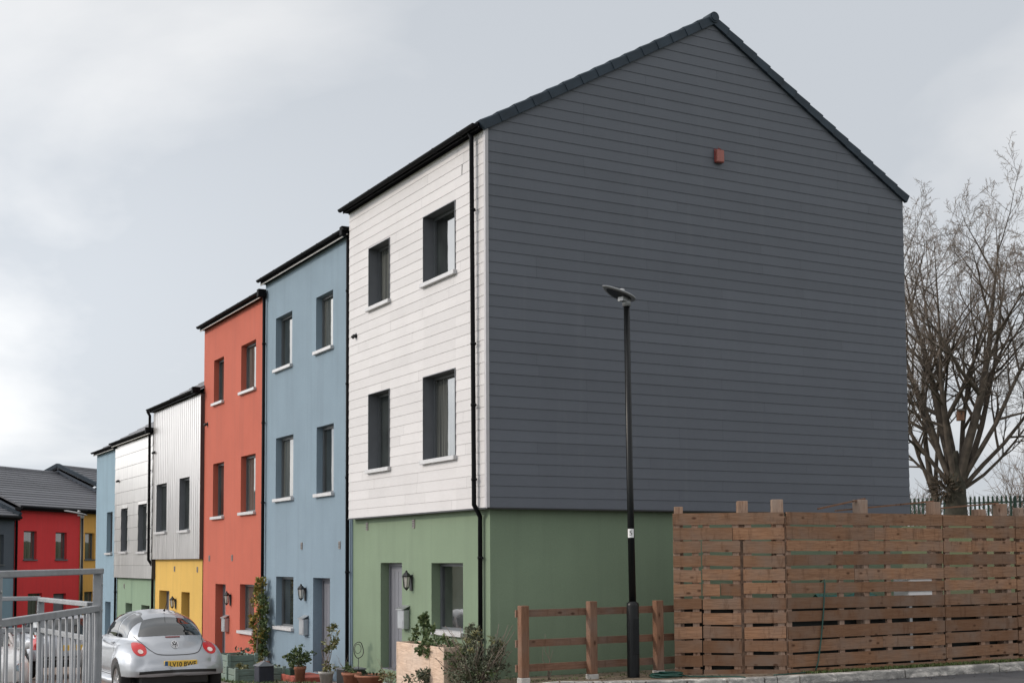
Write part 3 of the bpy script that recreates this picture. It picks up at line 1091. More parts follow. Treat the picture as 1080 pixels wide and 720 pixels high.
def clad_house(label, y0, y1, z0, zb, zt, clad, base, style, ops_up, ops_g, ops_d, vent_spots, stub, side_strip, pipe, soffit):
    h = thing('terraced_house', label, 'house', (0, y0, street((y0 + y1) / 2)), 0, 'houses of the stepped terrace')
    mb = MB()
    if style == 'ribs':
        y = y0
        while y < y1 - 0.01:
            e = min(y + 0.20, y1)
            for a, b, c, d in rect_minus(y, e, zb, zt, ops_up):
                mb.poly([(0, b, c), (0, a, c), (0, a, d), (0, b, d)])
                if abs(a - y) < 1e-6:
                    mb.box(-0.006, a - 0.0, c, 0.0, a + 0.018, d)
            y = e
    else:
        n = int((zt - zb) / 0.36)
        for k in range(n):
            c0 = zb + (zt - zb) * k / n; c1 = zb + (zt - zb) * (k + 1) / n
            for a, b, c, d in rect_minus(y0, y1, c0 + 0.006, c1, ops_up):
                mb.mesh([(-0.012, a, c), (-0.012, b, c), (0, b, d), (0, a, d), (0.012, a, c), (0.012, b, c)], [(1, 0, 3, 2), (0, 1, 5, 4)])
    mb.build('cladding', M[clad], h)
    mb = MB()
    wall_face(mb, 0.012, y0, y1, zb, zt, ops_up, 0)
    reveals(mb, -0.004, ops_up, 0.154, 1)
    simple_shell(mb, y0, y1, 0.012, zb - 0.01, zt)
    mb.poly([(-0.01, y0, zb - 0.004), (-0.01, y1, zb - 0.004), (0.2, y1, zb - 0.004), (0.2, y0, zb - 0.004)], 0)
    mb.build('wall', [M['brown_trim'] if side_strip else M['clad_gap'], M['grey_trim']], h)
    mb = MB()
    ops = ops_g + ops_d
    wall_face(mb, 0.1, y0, y1, z0 - 0.4, zb - 0.002, ops, 0)
    reveals(mb, 0.1, ops, 0.24, 0)
    mb.poly([(0.1, y0, z0 - 0.4), (8.7, y0, z0 - 0.4), (8.7, y0, zb), (0.1, y0, zb)], 0)
    mb.build('ground_storey', M[base], h)
    for i, o in enumerate(ops_up):
        window(h, 0.0, o, 0.15, 'glass')
    for o in ops_g:
        window(h, 0.1, o, 0.24, 'glass', sill=False)
    for o in ops_d:
        door(h, 0.1, o, 0.24)
    gutter(h, 0.0, y0 - 0.02, y1 + 0.05, zt, soffit, 0.02)
    sl = RISE / RX
    roof_slab(h, y0, y1, -0.10, zt + 0.05, RX, zt + 0.05 + (RX + 0.10) * sl, 8.81)
    if pipe:
        downpipe(h, pipe, 0.04, [(-0.075, pipe[0][1], zb + 0.9), (-0.075, pipe[0][1], zb + 2.6)])
    mb = MB()
    mb.cbox(-0.23, y0 - 0.02, zt - 0.01, -0.02, y0 + 0.10, zt + 0.16, 0.012)
    mb.build('gutter_outlet', M['gutter'], h)
    vents(h, 0.1, vent_spots)
    stub_pipe(h, 0.0, *stub)
    return h


clad_house('silver ribbed metal house with yellow ground floor, left of the coral house', 15.93, 20.98, -0.95, 1.99, 6.28, 'metal_rib', 'yellow', 'ribs',
           [(19.36, 20.52, 2.76, 4.135), (16.95, 17.98, 2.75, 4.17)], [(17.21, 18.05, -0.05, 1.10)], [(19.33, 20.49, -1.0, 1.10)],
           [(18.78, 1.72), (16.46, 1.71)], (20.77, 5.08), True,
           [(-0.16, 21.1, 6.33), (-0.085, 21.1, 6.2), (-0.075, 21.1, 1.98), (0.04, 21.06, 1.78), (0.04, 21.06, -1.2)], 'dark_soffit')
clad_house('light metal boarded house with pale green ground floor, second from the far end', 21.0, 26.08, -1.2, 1.42, 5.69, 'metal_board', 'green2', 'boards',
           [(24.2, 25.12, 2.24, 3.61), (21.68, 22.78, 2.22, 3.65)], [(21.64, 22.68, -0.5, 0.62)], [(23.88, 24.8, -1.3, 0.63)],
           [(25.0, 1.15)], (25.52, 4.51), False, None, 'soffit')

# ------------------------------------------------------------------ far terrace across the end of the street
FU = Vector((math.sin(R(46)), math.cos(R(46)), 0))
FN = Vector((FU.y, -FU.x, 0))          # faces the camera
FP = Vector((-0.86, 41.9, 0))
FZ = -0.14                              # drop of the measured heights at this distance


def far_house(label, u0, u1, wall, zt, zr, wins, doors, low=None, depth=8.5, trim=True, trim_end=1):
    """local frame: x along the row, y away from the street (house body at y>0)"""
    h = thing('terraced_house', label, 'house', FP + FU * u0 + Vector((0, 0, -1.6)), math.atan2(FU.y, FU.x), 'houses of the far terrace')
    zo = 1.6
    W = u1 - u0
    mb = MB()
    ops = [(a - u0, b - u0, c + zo, d + zo) for a, b, c, d in wins + doors]
    zt += zo; zr += zo
    zl = (low[1] + zo) if low else None
    for a, b, c, d in rect_minus(0, W, -0.3, zt, ops + ([(0, W, zl, zl + 1e-5)] if low else [])):
        mi = 1 if (low and (c + d) / 2 < zl) else 0
        mb.poly([(a, 0, c), (b, 0, c), (b, 0, d), (a, 0, d)], mi)
    for (a, b, c, d) in ops:
        mi = 1 if (low and (c + d) / 2 < zl) else 0
        D = 0.16
        mb.poly([(a, 0, c), (a, 0, d), (a, D, d), (a, D, c)], mi); mb.poly([(b, 0, c), (b, D, c), (b, D, d), (b, 0, d)], mi)
        mb.poly([(a, 0, d), (b, 0, d), (b, D, d), (a, D, d)], mi); mb.poly([(a, 0, c), (a, D, c), (b, D, c), (b, 0, c)], mi)
    q = [(0, 0, -0.3), (0, 0, zt), (0, depth / 2, zr - 0.1), (0, depth, zt), (0, depth, -0.3)]
    mb.poly(q, 2); mb.poly([(W, y, z) for _, y, z in reversed(q)], 2)
    mb.poly([(0, depth, -0.3), (0, depth, zt), (W, depth, zt), (W, depth, -0.3)], 0)
    mb.build('wall', [M[wall], M[low[0] if low else wall], M['slate_wall']], h, local=True)
    for i, (a, b, c, d) in enumerate(ops):
        isd = i >= len(wins)
        D = 0.16
        mb = MB()
        w = 0.05
        mb.box(a, D - 0.03, c, a + w, D + 0.03, d); mb.box(b - w, D - 0.03, c, b, D + 0.03, d)
        mb.box(a + w, D - 0.03, c, b - w, D + 0.03, c + w); mb.box(a + w, D - 0.03, d - w, b - w, D + 0.03, d)
        fr = mb.build('door_frame' if isd else 'window', M['frame'], h, local=True)
        mb = MB()
        mb.box(a + w, D, c + w, b - w, D + 0.01, d - w)
        mb.build('door' if isd else 'pane', M['door'] if isd else M['glass_curtain'], fr, local=True)
        if not isd:
            mb = MB(); mb.box(a - 0.04, -0.05, c - 0.05, b + 0.04, D - 0.03, c)
            mb.build('sill', M['frame'], fr, local=True)
    # tiled roof in lapped courses
    mb = MB()
    L = 16
    ye, ze = -0.28, zt + 0.02
    for side in (0, 1):
        for k in range(L):
            f0, f1 = k / L, min(1, (k + 1.12) / L)
            def P(f, up):
                y = ye + (depth / 2 - ye) * f
                return (y if side == 0 else depth - y, ze + (zr - ze) * f + up)
            a, b = P(f0, 0.11), P(f1, 0.06); c = P(f0, 0.0)
            e = P(f1, 0.0)
            pts = [(x, p[0], p[1]) for x in (-0.02, W + 0.02) for p in (a, b, e, c)]
            mb.mesh(pts, [(0, 4, 5, 1), (3, 7, 4, 0), (0, 1, 2, 3), (4, 7, 6, 5)])
    rf = mb.build('roof', M['tile'], h, local=True)
    mb = MB()
    mb.tube([(-0.02, depth / 2, zr + 0.05), (W + 0.02, depth / 2, zr + 0.05)], 0.12, 10)
    mb.build('ridge_tiles', M['tile'], rf, local=True)
    mb = MB()
    mb.box(0, -0.30, zt - 0.10, W, -0.002, zt + 0.03)
    mb.tube([(0, -0.35, zt + 0.02), (W, -0.35, zt + 0.02)], 0.07, 8)
    mb.build('gutter', M['gutter'], h, local=True)
    for xx in (0.06,):
        mb = MB()
        mb.tube([(xx, -0.35, zt), (xx, -0.06, zt - 0.25), (xx, -0.06, -0.2)], 0.05, 8)
        mb.build('downpipe', M['gutter'], h, local=True)
    # raised verge trim on a party wall
    if not trim:
        return h
    mb = MB()
    for side in (0, 1):
        yA, yB = (-0.3, depth / 2) if side == 0 else (depth + 0.3, depth / 2)
        a = Vector((W * trim_end, yA, ze + 0.12)); b = Vector((W * trim_end, yB, zr + 0.14))
        mb.obox((a + b) / 2, ((1, 0, 0), b - a, (b - a).cross(Vector((1, 0, 0)))), (0.09, (b - a).length / 2, 0.09))
    mb.build('verge', M['navy_verge'], h, local=True)
    return h


e0, e1 = 4.27, 6.30
far_house('far terrace house with slate-grey upper wall over pale blue ground floor', -6.2, 0.0, 'slate_wall', e0 - 0.45, e1 - 0.62,
          [(-1.6, -0.65, 1.85, 3.1), (-4.2, -3.2, 1.85, 3.1), (-1.6, -0.7, -0.6, 0.5)], [(-4.2, -3.2, -1.5, 0.5)], ('blue2', 1.25))
far_house('deep red house in the far terrace, behind the silver railing', 0.03, 4.62, 'red', e0, e1,
          [(0.64, 1.52, 2.05, 3.29), (2.84, 3.66, 2.05, 3.27), (0.98, 1.95, -0.95, 0.57)], [(2.75, 3.66, -1.55, 0.52)], None, 8.5, False)
far_house('ochre yellow house in the far terrace beside the deep red one', 4.62, 8.7, 'ochre', e0, e1,
          [(5.02, 5.75, 2.05, 3.28), (5.02, 5.75, -0.9, 0.55), (7.3, 8.1, 2.05, 3.28)], [(7.2, 8.1, -1.55, 0.55)], None, 8.5, False)
far_house('far terrace house with the taller roof, mostly hidden behind the ochre house', 8.7, 13.8, 'ochre', e0 + 0.36, e1 + 0.36,
          [(9.6, 10.5, 2.3, 3.5), (11.8, 12.7, 2.3, 3.5)], [(10.7, 11.6, -1.55, 0.5)], None, 8.5, True, 0)


# ------------------------------------------------------------------ wall fittings
def lantern(x, y, z, label, grp='coach lanterns beside the doors'):
    t = thing('wall_lantern', label, 'lantern', (x, y, z), 0, grp)
    mb = MB()
    mb.cbox(-0.022, -0.05, -0.17, -0.002, 0.05, 0.10, 0.006)
    mb.tube([(-0.02, 0, 0.05), (-0.06, 0, 0.12), (-0.10, 0, 0.13)], 0.012, 8)
    mb.build('wall_bracket', M['black'], t, local=True)
    cx = -0.10
    mb = MB()
    n = 6
    for k in range(n):
        a = 2 * math.pi * k / n + 0.26
        mb.tube([(cx + 0.045 * math.cos(a), 0.045 * math.sin(a), -0.12), (cx + 0.07 * math.cos(a), 0.07 * math.sin(a), 0.07)], 0.006, 5)
    mb.lathe([(0.0, -0.17), (0.022, -0.155), (0.03, -0.135), (0.053, -0.128), (0.053, -0.115), (0.0, -0.112)], (cx, 0, 0), 6, 0, False, rot=0.26)
    mb.lathe([(0.082, 0.065), (0.085, 0.08), (0.055, 0.12), (0.022, 0.145), (0.02, 0.165), (0.0, 0.18)], (cx, 0, 0), 6, 0, False, rot=0.26)
    mb.build('lantern_frame', M['black'], t, local=True)
    mb = MB()
    mb.lathe([(0.0, -0.11), (0.040, -0.11), (0.064, 0.062), (0.0, 0.064)], (cx, 0, 0), 6, 0, False, rot=0.26)
    mb.build('glass', M['lamp_glass'], t, local=True)


lantern(0.12, 3.02, 1.57, 'black coach lantern between the door and window of the green ground floor')
lantern(0.1, 8.25, 1.27, 'black coach lantern between the door and window of the blue house')
lantern(0.1, 13.5, 1.03, 'black coach lantern on the coral red house')
lantern(0.1, 18.62, 0.80, 'black coach lantern on the yellow ground floor')


def letterbox(x, y, z, label):
    t = thing('letterbox', label, 'letterbox', (x, y, z), 0, 'steel letterboxes beside the doors')
    mb = MB()
    mb.cbox(-0.115, -0.13, -0.20, -0.002, 0.13, 0.13, 0.01)
    mb.box(-0.119, -0.10, -0.17, -0.114, 0.10, -0.05)
    mb.build('body', M['mailbox'], t, local=True)
    mb = MB()
    pts = [(-0.14, 0.125), (-0.14, 0.137), (-0.002, 0.205), (-0.002, 0.19)]
    q = [(px, -0.145, pz) for px, pz in pts] + [(px, 0.145, pz) for px, pz in pts]
    mb.mesh(q, [(0, 1, 2, 3), (7, 6, 5, 4), (0, 4, 5, 1), (1, 5, 6, 2), (2, 6, 7, 3), (3, 7, 4, 0)])
    mb.build('lid', M['steel'], t, local=True)


letterbox(0.12, 3.24, 0.94, 'grey steel letterbox on the green wall beside the door')
letterbox(0.1, 8.2, 0.60, 'grey steel letterbox on the blue wall beside the door')
letterbox(0.1, 13.75, 0.42, 'grey steel letterbox on the coral red wall beside the door')

# alarm box on the gable
t = thing('alarm_box', 'faded red alarm box high on the slate-grey gable', 'alarm box', (4.48, -0.016, 8.77))
mb = MB()
mb.cbox(-0.075, -0.09, -0.12, 0.075, -0.012, 0.10, 0.014)
mb.build('cover', M['alarm'], t, local=True)
mb = MB()
mb.cbox(-0.085, -0.014, -0.115, 0.085, -0.001, 0.125, 0.004)
mb.tube([(0, -0.05, 0.10), (0, -0.05, 0.125)], [0.03, 0.02], 10)
mb.tube([(0, -0.012, 0.12), (0, -0.012, 0.17)], 0.004, 6)
mb.build('backplate', M['dark_red'], t, local=True)


# ------------------------------------------------------------------ text helper
def text_mesh(mb, txt, size, place, depth=0.002, mi=0, align='CENTER', bold=0.0):
    """adds flat extruded lettering; place maps (x, y, z) of the text plane to 3D"""
    cu = bpy.data.curves.new('lettering', 'FONT')
    cu.body = txt
    cu.size = size
    cu.extrude = depth
    cu.offset = bold
    cu.align_x = align
    cu.align_y = 'CENTER'
    ob = bpy.data.objects.new('lettering', cu)
    COL.objects.link(ob)
    dg = bpy.context.evaluated_depsgraph_get()
    me = bpy.data.meshes.new_from_object(ob.evaluated_get(dg))
    mb.mesh([place(v.co) for v in me.vertices], [tuple(p.vertices) for p in me.polygons], mi)
    bpy.data.objects.remove(ob)
    bpy.data.curves.remove(cu)
    bpy.data.meshes.remove(me)


# ------------------------------------------------------------------ street lamps
def street_lamp(loc, label, h, head_dir, lean=(0, 0), num=None, r=1.0):
    t = thing('street_lamp', label, 'street lamp', loc, 0, 'street lamps')
    lx, ly = lean
    mb = MB()
    mb.lathe([(0.092 * r, -0.3), (0.092 * r, 1.04), (0.088 * r, 1.07), (0.058 * r, 1.10)], (0, 0, 0), 20)
    bpart = mb.build('base', M['lamp_black'], t, local=True)
    mb = MB()
    mb.cbox(-0.048, -0.096 * r, 0.32, 0.048, -0.085 * r, 0.86, 0.003)
    mb.tube([(0.0, -0.094 * r, 0.72), (0.0, -0.101 * r, 0.72)], 0.012, 6)
    mb.build('access_door', M['lamp_black'], bpart, local=True)
    mb = MB()
    mb.tube([(0, 0, 1.06), (lx * 0.5, ly * 0.5, h * 0.5), (lx, ly, h)], [0.054 * r, 0.050 * r, 0.045 * r], 16)
    mb.build('pole', M['lamp_black'], t, local=True)
    d = Vector((head_dir[0], head_dir[1], 0)).normalized()
    s = Vector((-d.y, d.x, 0))
    tilt = 0.20
    dd = (d * math.cos(tilt) + Vector((0, 0, math.sin(tilt)))).normalized()
    nn = (Vector((0, 0, 1)) * math.cos(tilt) - d * math.sin(tilt)).normalized()
    top = Vector((lx, ly, h))
    mb = MB()
    mb.tube([top + Vector((0, 0, -0.05)), top + Vector((0, 0, 0.06))], 0.062 * r, 14)
    mb.obox(top + d * 0.05 + Vector((0, 0, 0.05)), (d, s, (0, 0, 1)), (0.09, 0.05, 0.03))
    mb.build('collar', M['lamp_grey'], t, local=True)
    # flat leaf-shaped LED head: a lens of oval sections
    mb = MB()
    n = 24
    def ring(sc, up):
        out = []
        for k in range(n):
            a = 2 * math.pi * k / n
            u = 0.35 * math.cos(a) * sc
            v = 0.155 * math.sin(a) * sc * (1.0 - 0.35 * math.cos(a))
            out.append(top + Vector((0, 0, 0.085)) + dd * (u + 0.20) + s * v + nn * up)
        return out
    rings = [ring(0.9, -0.022), ring(1.0, -0.012), ring(1.0, 0.0), ring(0.84, 0.018), ring(0.45, 0.028)]
    pts = [p for rg in rings for p in rg]
    fs = [(i * n + k, i * n + (k + 1) % n, (i + 1) * n + (k + 1) % n, (i + 1) * n + k) for i in range(4) for k in range(n)]
    fs += [tuple(reversed(range(n))), tuple(range(4 * n, 5 * n))]
    mb.mesh(pts, fs, 0, False)
    hd = mb.build('lamp_head', M['lamp_grey'], t, local=True)
    mb = MB()
    rg = ring(0.74, -0.026)
    mb.mesh(rg + ring(0.74, -0.020), [tuple(reversed(range(n)))] + [(k, (k + 1) % n, n + (k + 1) % n, n + k) for k in range(n)], 0)
    mb.build('led_panel', M['black'], hd, local=True)
    mb = MB()
    c = top + Vector((0, 0, 0.085)) + dd * 0.12 + nn * 0.04
    mb.tube([c, c + nn * 0.05], 0.038, 12)
    mb.build('sensor', M['sill'], hd, local=True)
    if num:
        # wrapped white plate with the number, facing the road
        mb = MB()
        n2 = 10
        rr = 0.0535
        zc_ = 2.11
        fx = lx * zc_ / h
        view = math.atan2(-16.2, -10.9)
        ring0 = [(fx + rr * math.cos(view + a), rr * math.sin(view + a)) for a in frange(-0.95, 0.95, n2)]
        pts = [(x, y, zc_ - 0.065) for x, y in ring0] + [(x, y, zc_ + 0.065) for x, y in ring0]
        mb.mesh(pts, [(k, k + 1, n2 + 2 + k, n2 + 1 + k) for k in range(n2)], 0, True)
        pl = mb.build('number_plate', M['white'], t, local=True)
        mb = MB()
        def place(co):
            a = view + co.x / rr
            q = rr + 0.0012 + co.z
            return (fx + q * math.cos(a), q * math.sin(a), zc_ + co.y)
        text_mesh(mb, num, 0.105, place, 0.0008, 0)
        mb.build('lettering', M['black'], pl, local=True)
    return t


street_lamp((1.72, -1.35, 0.19), 'tall black street lamp with flat head in front of the gable', 5.56, (-0.97, -0.30), (-0.05, 0.0), '5')
street_lamp((-1.30, 24.6, -1.25), 'slim far street lamp in front of the deep red house', 4.58, (-1.0, 0.15), (0, 0), None, 0.9)


# ------------------------------------------------------------------ post and rail fence along the gable
t = thing('post_and_rail_fence', 'low orange-brown post and rail fence along the green gable wall', 'fence', (-0.03, -1.15, 0.16))
for k, (x, hh) in enumerate(((0.0, 1.10), (1.155, 1.14), (2.345, 1.13))):
    mb = MB()
    mb.cbox(x - 0.065, -0.06, 0.075, x + 0.065, 0.06, hh, 0.008)
    p = mb.build('post', M['post_red'], t, local=True)
    mb = MB()
    mb.cbox(x - 0.075, -0.07, -0.25, x + 0.075, 0.07, 0.078, 0.01)
    mb.build('post_footing', M['concrete'], p, local=True)
for z in (0.99, 0.56, 0.21):
    mb = MB()
    mb.obox((1.32, 0.085, z), ((1, 0, 0.004), (0, 1, 0), (0, 0, 1)), (1.40, 0.020, 0.052))
    mb.build('rail', M['rail_red'], t, local=True)


# ------------------------------------------------------------------ slatted screen fence of reclaimed boards
def slat_fence(label, loc, rz, bays, posts, L, ztops, seed, pitch=0.2145, h=0.172):
    t = thing('slatted_fence', label, 'fence', loc, rz, 'slatted timber screens by the kerb')
    rnd = random.Random(seed)
    for (a, b, wav, battens, skip, *rows) in bays:
        mb = MB()
        for k in range(*(rows[0] if rows else (0, 12))):
            zt_ = 2.42 - k * pitch + rnd.uniform(-0.008, 0.008)
            hh = h + rnd.uniform(-0.014, 0.012)
            if k < 2: hh += 0.012
            js = [a]
            if k in skip:
                js.append(a + (b - a) * rnd.uniform(0.35, 0.65))
            js.append(b)
            for c, d in zip(js, js[1:]):
                za_, zb_ = rnd.uniform(-wav, wav), rnd.uniform(-wav, wav)
                c2, d2 = c + rnd.uniform(0.002, 0.008), d - rnd.uniform(0.002, 0.008)
                y0_, y1_ = rnd.uniform(-0.004, 0.004), 0.022
                p = [(c2, y0_, zt_ - hh + za_), (d2, y0_, zt_ - hh + zb_), (d2, y1_, zt_ - hh + zb_), (c2, y1_, zt_ - hh + za_),
                     (c2, y0_, zt_ + za_), (d2, y0_, zt_ + zb_), (d2, y1_, zt_ + zb_), (c2, y1_, zt_ + za_)]
                mb.mesh(p, [(0, 3, 2, 1), (4, 5, 6, 7), (0, 1, 5, 4), (1, 2, 6, 5), (2, 3, 7, 6), (3, 0, 4, 7)])
        pn = mb.build('slat_panel', M['fence'], t, local=True)
        for x in battens:
            mb = MB()
            mb.cbox(x - 0.05, 0.024, -0.06, x + 0.05, 0.075, 2.36, 0.004)
            mb.build('batten', M['fence_post'], pn, local=True)
    for (x, zt_, w) in posts:
        mb = MB()
        mb.cbox(x - w / 2, 0.080, -0.25, x + w / 2, 0.080 + w, zt_, 0.006)
        mb.build('post', M['fence_post'], t, local=True)
    return t


slat_fence('slatted timber screen parallel to the gable, running out to the right', (3.96, -2.2, 0.19), 0.0,
           [(0.0, 3.30, 0.008, [0.05, 1.1, 1.62, 2.1, 3.1], (1, 4, 9)), (3.31, 5.02, 0.008, [3.42, 4.2, 4.86], (2,)), (5.03, 8.2, 0.01, [5.2, 6.2, 7.4], (3, 7))],
           [(1.66, 2.645, 0.17), (3.27, 2.635, 0.17), (4.33, 2.53, 0.17), (4.85, 2.63, 0.17), (5.28, 2.57, 0.13), (7.9, 2.6, 0.16)], 8.2, None, 5)
LA = Vector((2.50, -1.30)); LB = Vector((3.94, -2.2))
ll = (LB - LA).length
slat_fence('short slatted timber return between the rail fence and the kerb corner', (LA.x, LA.y, 0.19), math.atan2(LB.y - LA.y, LB.x - LA.x),
           [(0.0, ll - 0.01, 0.006, [], (1,), (0, 2)), (0.0, ll * 0.25, 0.012, [0.06, ll * 0.2], (), (2, 12)), (ll * 0.255, ll * 0.60, 0.010, [ll * 0.3, ll * 0.56], (5,), (2, 12)),
            (ll * 0.62, ll - 0.01, 0.008, [ll * 0.67, ll * 0.95], (), (2, 12))],
           [(0.10, 2.52, 0.13), (ll * 0.63, 2.60, 0.16), (ll - 0.10, 2.62, 0.17)], ll, None, 9)
# joints of the two short panels read as dark vertical lines
# thin battens lying over the post tops
for k, (a, b, lb) in enumerate((((4.75, -2.03, 2.68), (5.72, -2.04, 2.855), 'thin timber batten slanting over the fence posts left of the tree'),
                                ((5.2, -1.93, 2.66), (7.32, -1.95, 2.845), 'long thin timber batten slanting up to the post below the palisade'),
                                ((7.3, -1.98, 2.72), (8.8, -2.0, 2.835), 'thin timber batten on the fence posts under the palisade railings'))):
    a = Vector(a); b = Vector(b)
    mb = MB()
    mb.obox((0, 0, 0), (b - a, (0, 1, 0), (b - a).cross(Vector((0, 1, 0)))), ((b - a).length / 2, 0.02, 0.012))
    o = mb.build('timber_batten', M['post_red'], None)
    o.location = (a + b) / 2
    tag(o, lb, 'batten', 'battens lying on the fence posts')

# things stored behind the screen, seen through its gaps
t = thing('plastic_crate', 'white plastic crate glimpsed through two gaps of the slatted fence', 'crate', (6.81, -2.163, 0.2))
mb = MB()
mb.cbox(-0.31, -0.01, 1.06, 0.31, 0.34, 1.42, 0.02)
mb.build('body', M['white'], t, local=True)
for x in (-0.25, 0.25):
    for y in (0.05, 0.28):
        mb = MB(); mb.box(x - 0.03, y - 0.03, -0.1, x + 0.03, y + 0.03, 1.06); mb.build('leg', M['steel'], t, local=True)
t = thing('tarpaulin_bundle', 'teal tarpaulin bundle behind the gaps of the slatted fence', 'tarpaulin', (5.55, -1.9, 0.2))
mb = MB()
rnd = random.Random(3)
pts = []
for j in range(9):
    for i in range(13):
        a = 2 * math.pi * i / 12
        rr = 0.3 + 0.03 * math.sin(5 * a + j)
        pts.append((-0.65 + 1.3 * j / 8, 0.14 + rr * 0.5 * math.cos(a), 0.95 + rr * 0.62 * math.sin(a) + 0.02 * math.sin(3 * j)))
mb.mesh(pts, [(j * 13 + i, j * 13 + i + 1, (j + 1) * 13 + i + 1, (j + 1) * 13 + i) for j in range(8) for i in range(12)] + [tuple(range(12)), tuple(reversed(range(8 * 13, 8 * 13 + 12)))], 0, True)
mb.build('cloth', M['teal'], t, local=True)
mb = MB()
mb.box(-0.7, -0.02, -0.1, 0.7, 0.4, 0.75)
mb.build('timber_base', M['fence'], t, local=True)

mb = MB()  # added dark sheet: makes the lower fence gaps read as shade
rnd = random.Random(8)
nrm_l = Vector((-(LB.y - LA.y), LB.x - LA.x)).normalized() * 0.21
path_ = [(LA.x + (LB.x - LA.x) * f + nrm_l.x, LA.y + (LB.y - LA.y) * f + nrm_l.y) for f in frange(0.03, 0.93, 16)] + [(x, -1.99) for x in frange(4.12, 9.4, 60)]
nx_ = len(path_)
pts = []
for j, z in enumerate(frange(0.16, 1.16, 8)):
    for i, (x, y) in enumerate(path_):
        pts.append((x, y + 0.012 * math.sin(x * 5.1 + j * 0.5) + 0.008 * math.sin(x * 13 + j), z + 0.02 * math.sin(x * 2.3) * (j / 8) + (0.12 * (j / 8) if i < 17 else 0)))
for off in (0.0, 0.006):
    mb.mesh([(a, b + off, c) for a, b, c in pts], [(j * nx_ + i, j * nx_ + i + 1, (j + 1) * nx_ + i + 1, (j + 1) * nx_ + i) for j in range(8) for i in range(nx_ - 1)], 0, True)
o = mb.build('shade_sheet', M['sheet']); tag(o, 'added dark sheet standing in for shade behind lower gaps of the slatted fence', 'shade sheet')
# hose hung over the fence and coiled on the verge
mb = MB()
mb.tube([(4.70, -2.10, 1.56), (4.69, -2.19, 1.60), (4.68, -2.225, 1.52), (4.64, -2.225, 1.1), (4.58, -2.23, 0.7), (4.50, -2.24, 0.35), (4.42, -2.27, 0.22)], 0.012, 8)
o = mb.build('garden_hose', M['hose']); tag(o, 'green hose hanging down the front of the slatted fence', 'hose', 'green hoses')
mb = MB()
pts = []
for k in range(90):
    a = k * 0.30
    r_ = 0.19 + 0.018 * math.sin(k * 0.7)
    pts.append((2.05 + r_ * 1.25 * math.cos(a), -1.72 + r_ * math.sin(a), 0.185 + 0.012 + 0.0006 * k))
pts += [(2.35, -1.9, 0.20), (2.62, -2.15, 0.205), (2.80, -2.42, 0.215), (2.86, -2.52, 0.212), (2.90, -2.56, 0.10), (2.95, -2.66, 0.085), (3.3, -2.75, 0.085), (3.38, -2.56, 0.10), (3.42, -2.5, 0.215), (3.75, -2.36, 0.20), (4.2, -2.3, 0.20)]
mb.tube(pts, 0.011, 8)
o = mb.build('garden_hose', M['hose']); tag(o, 'green hose coiled on the verge beside the lamp base', 'hose', 'green hoses')


# ------------------------------------------------------------------ silver railing in the left foreground
def railing(label, a, b, ztop, zmid, zg, posts, spacing, mat='galv', gap_top=True, post=0.06, foot=0.05):
    a = Vector((a[0], a[1], 0)); b = Vector((b[0], b[1], 0))
    t = thing('metal_railing', label, 'railing', (a.x, a.y, zg), math.atan2(b.y - a.y, b.x - a.x), 'silver railings in the foreground')
    L = (b - a).length
    zt_, zm_ = ztop - zg, zmid - zg
    for x in posts:
        mb = MB()
        mb.cbox(x * L - post / 2, -post / 2, -0.2, x * L + post / 2, post / 2, zt_ - 0.004, 0.004)
        p = mb.build('post', M[mat], t, local=True)
        mb = MB()
        for z in (zm_ - 0.035, zm_ + 0.16):
            mb.tube([(x * L, -post / 2 - 0.006, z), (x * L, -post / 2, z)], 0.010, 8)
        mb.build('bolts', M['steel'], p, local=True)
    mb = MB(); mb.cbox(-0.03, -0.034, zt_ - 0.042, L + 0.03, 0.034, zt_, 0.005); mb.build('top_rail', M[mat], t, local=True)
    mb = MB(); mb.cbox(0, -0.024, zm_ - 0.046, L, 0.024, zm_, 0.004); mb.build('middle_rail', M[mat], t, local=True)
    mb = MB(); mb.cbox(0, -0.02, 0.08, L, 0.02, 0.12, 0.004); mb.build('bottom_rail', M[mat], t, local=True)
    x = spacing * 0.7
    while x < L - 0.03:
        if all(abs(x - q * L) > 0.05 for q in posts):
            mb = MB(); mb.tube([(x, 0, 0.10), (x, 0, zm_ - 0.03)], 0.0095, 8)
            mb.build('baluster', M[mat], t, local=True)
        x += spacing
    return t


d = Vector((-7.18 + 8.17, -7.23 + 9.43)).normalized()
A = Vector((-7.17, -7.23)); B = A - d * 3.6
railing('nearer silver railing with a high top rail, ending at a square post', (B.x, B.y), (A.x, A.y), 1.866, 1.585, 0.33, (0.0, 0.30, 0.995), 0.17, post=0.062)
railing('farther silver railing, sunlit panel ending behind the square post', (-7.03, -3.74), (-6.92, -5.62), 1.565, 1.265, 0.24, (0.0, 1.0), 0.16)
railing('farther silver railing, panel running out to the left edge', (-8.9, -3.22), (-7.06, -3.72), 1.575, 1.265, 0.24, (0.0, 0.5), 0.15)


# ------------------------------------------------------------------ cars
def superp(a, n):
    c, s = math.cos(a), math.sin(a)
    return math.copysign(abs(c) ** (2 / n), c), math.copysign(abs(s) ** (2 / n), s)


def interp(kn, y):
    if y <= kn[0][0]: return kn[0][1]
    for (a, p), (b, q) in zip(kn, kn[1:]):
        if y <= b:
            t = (y - a) / (b - a)
            t2 = t * t * (3 - 2 * t)
            t = 0.5 * t + 0.5 * t2
            return p + (q - p) * t
    return kn[-1][1]


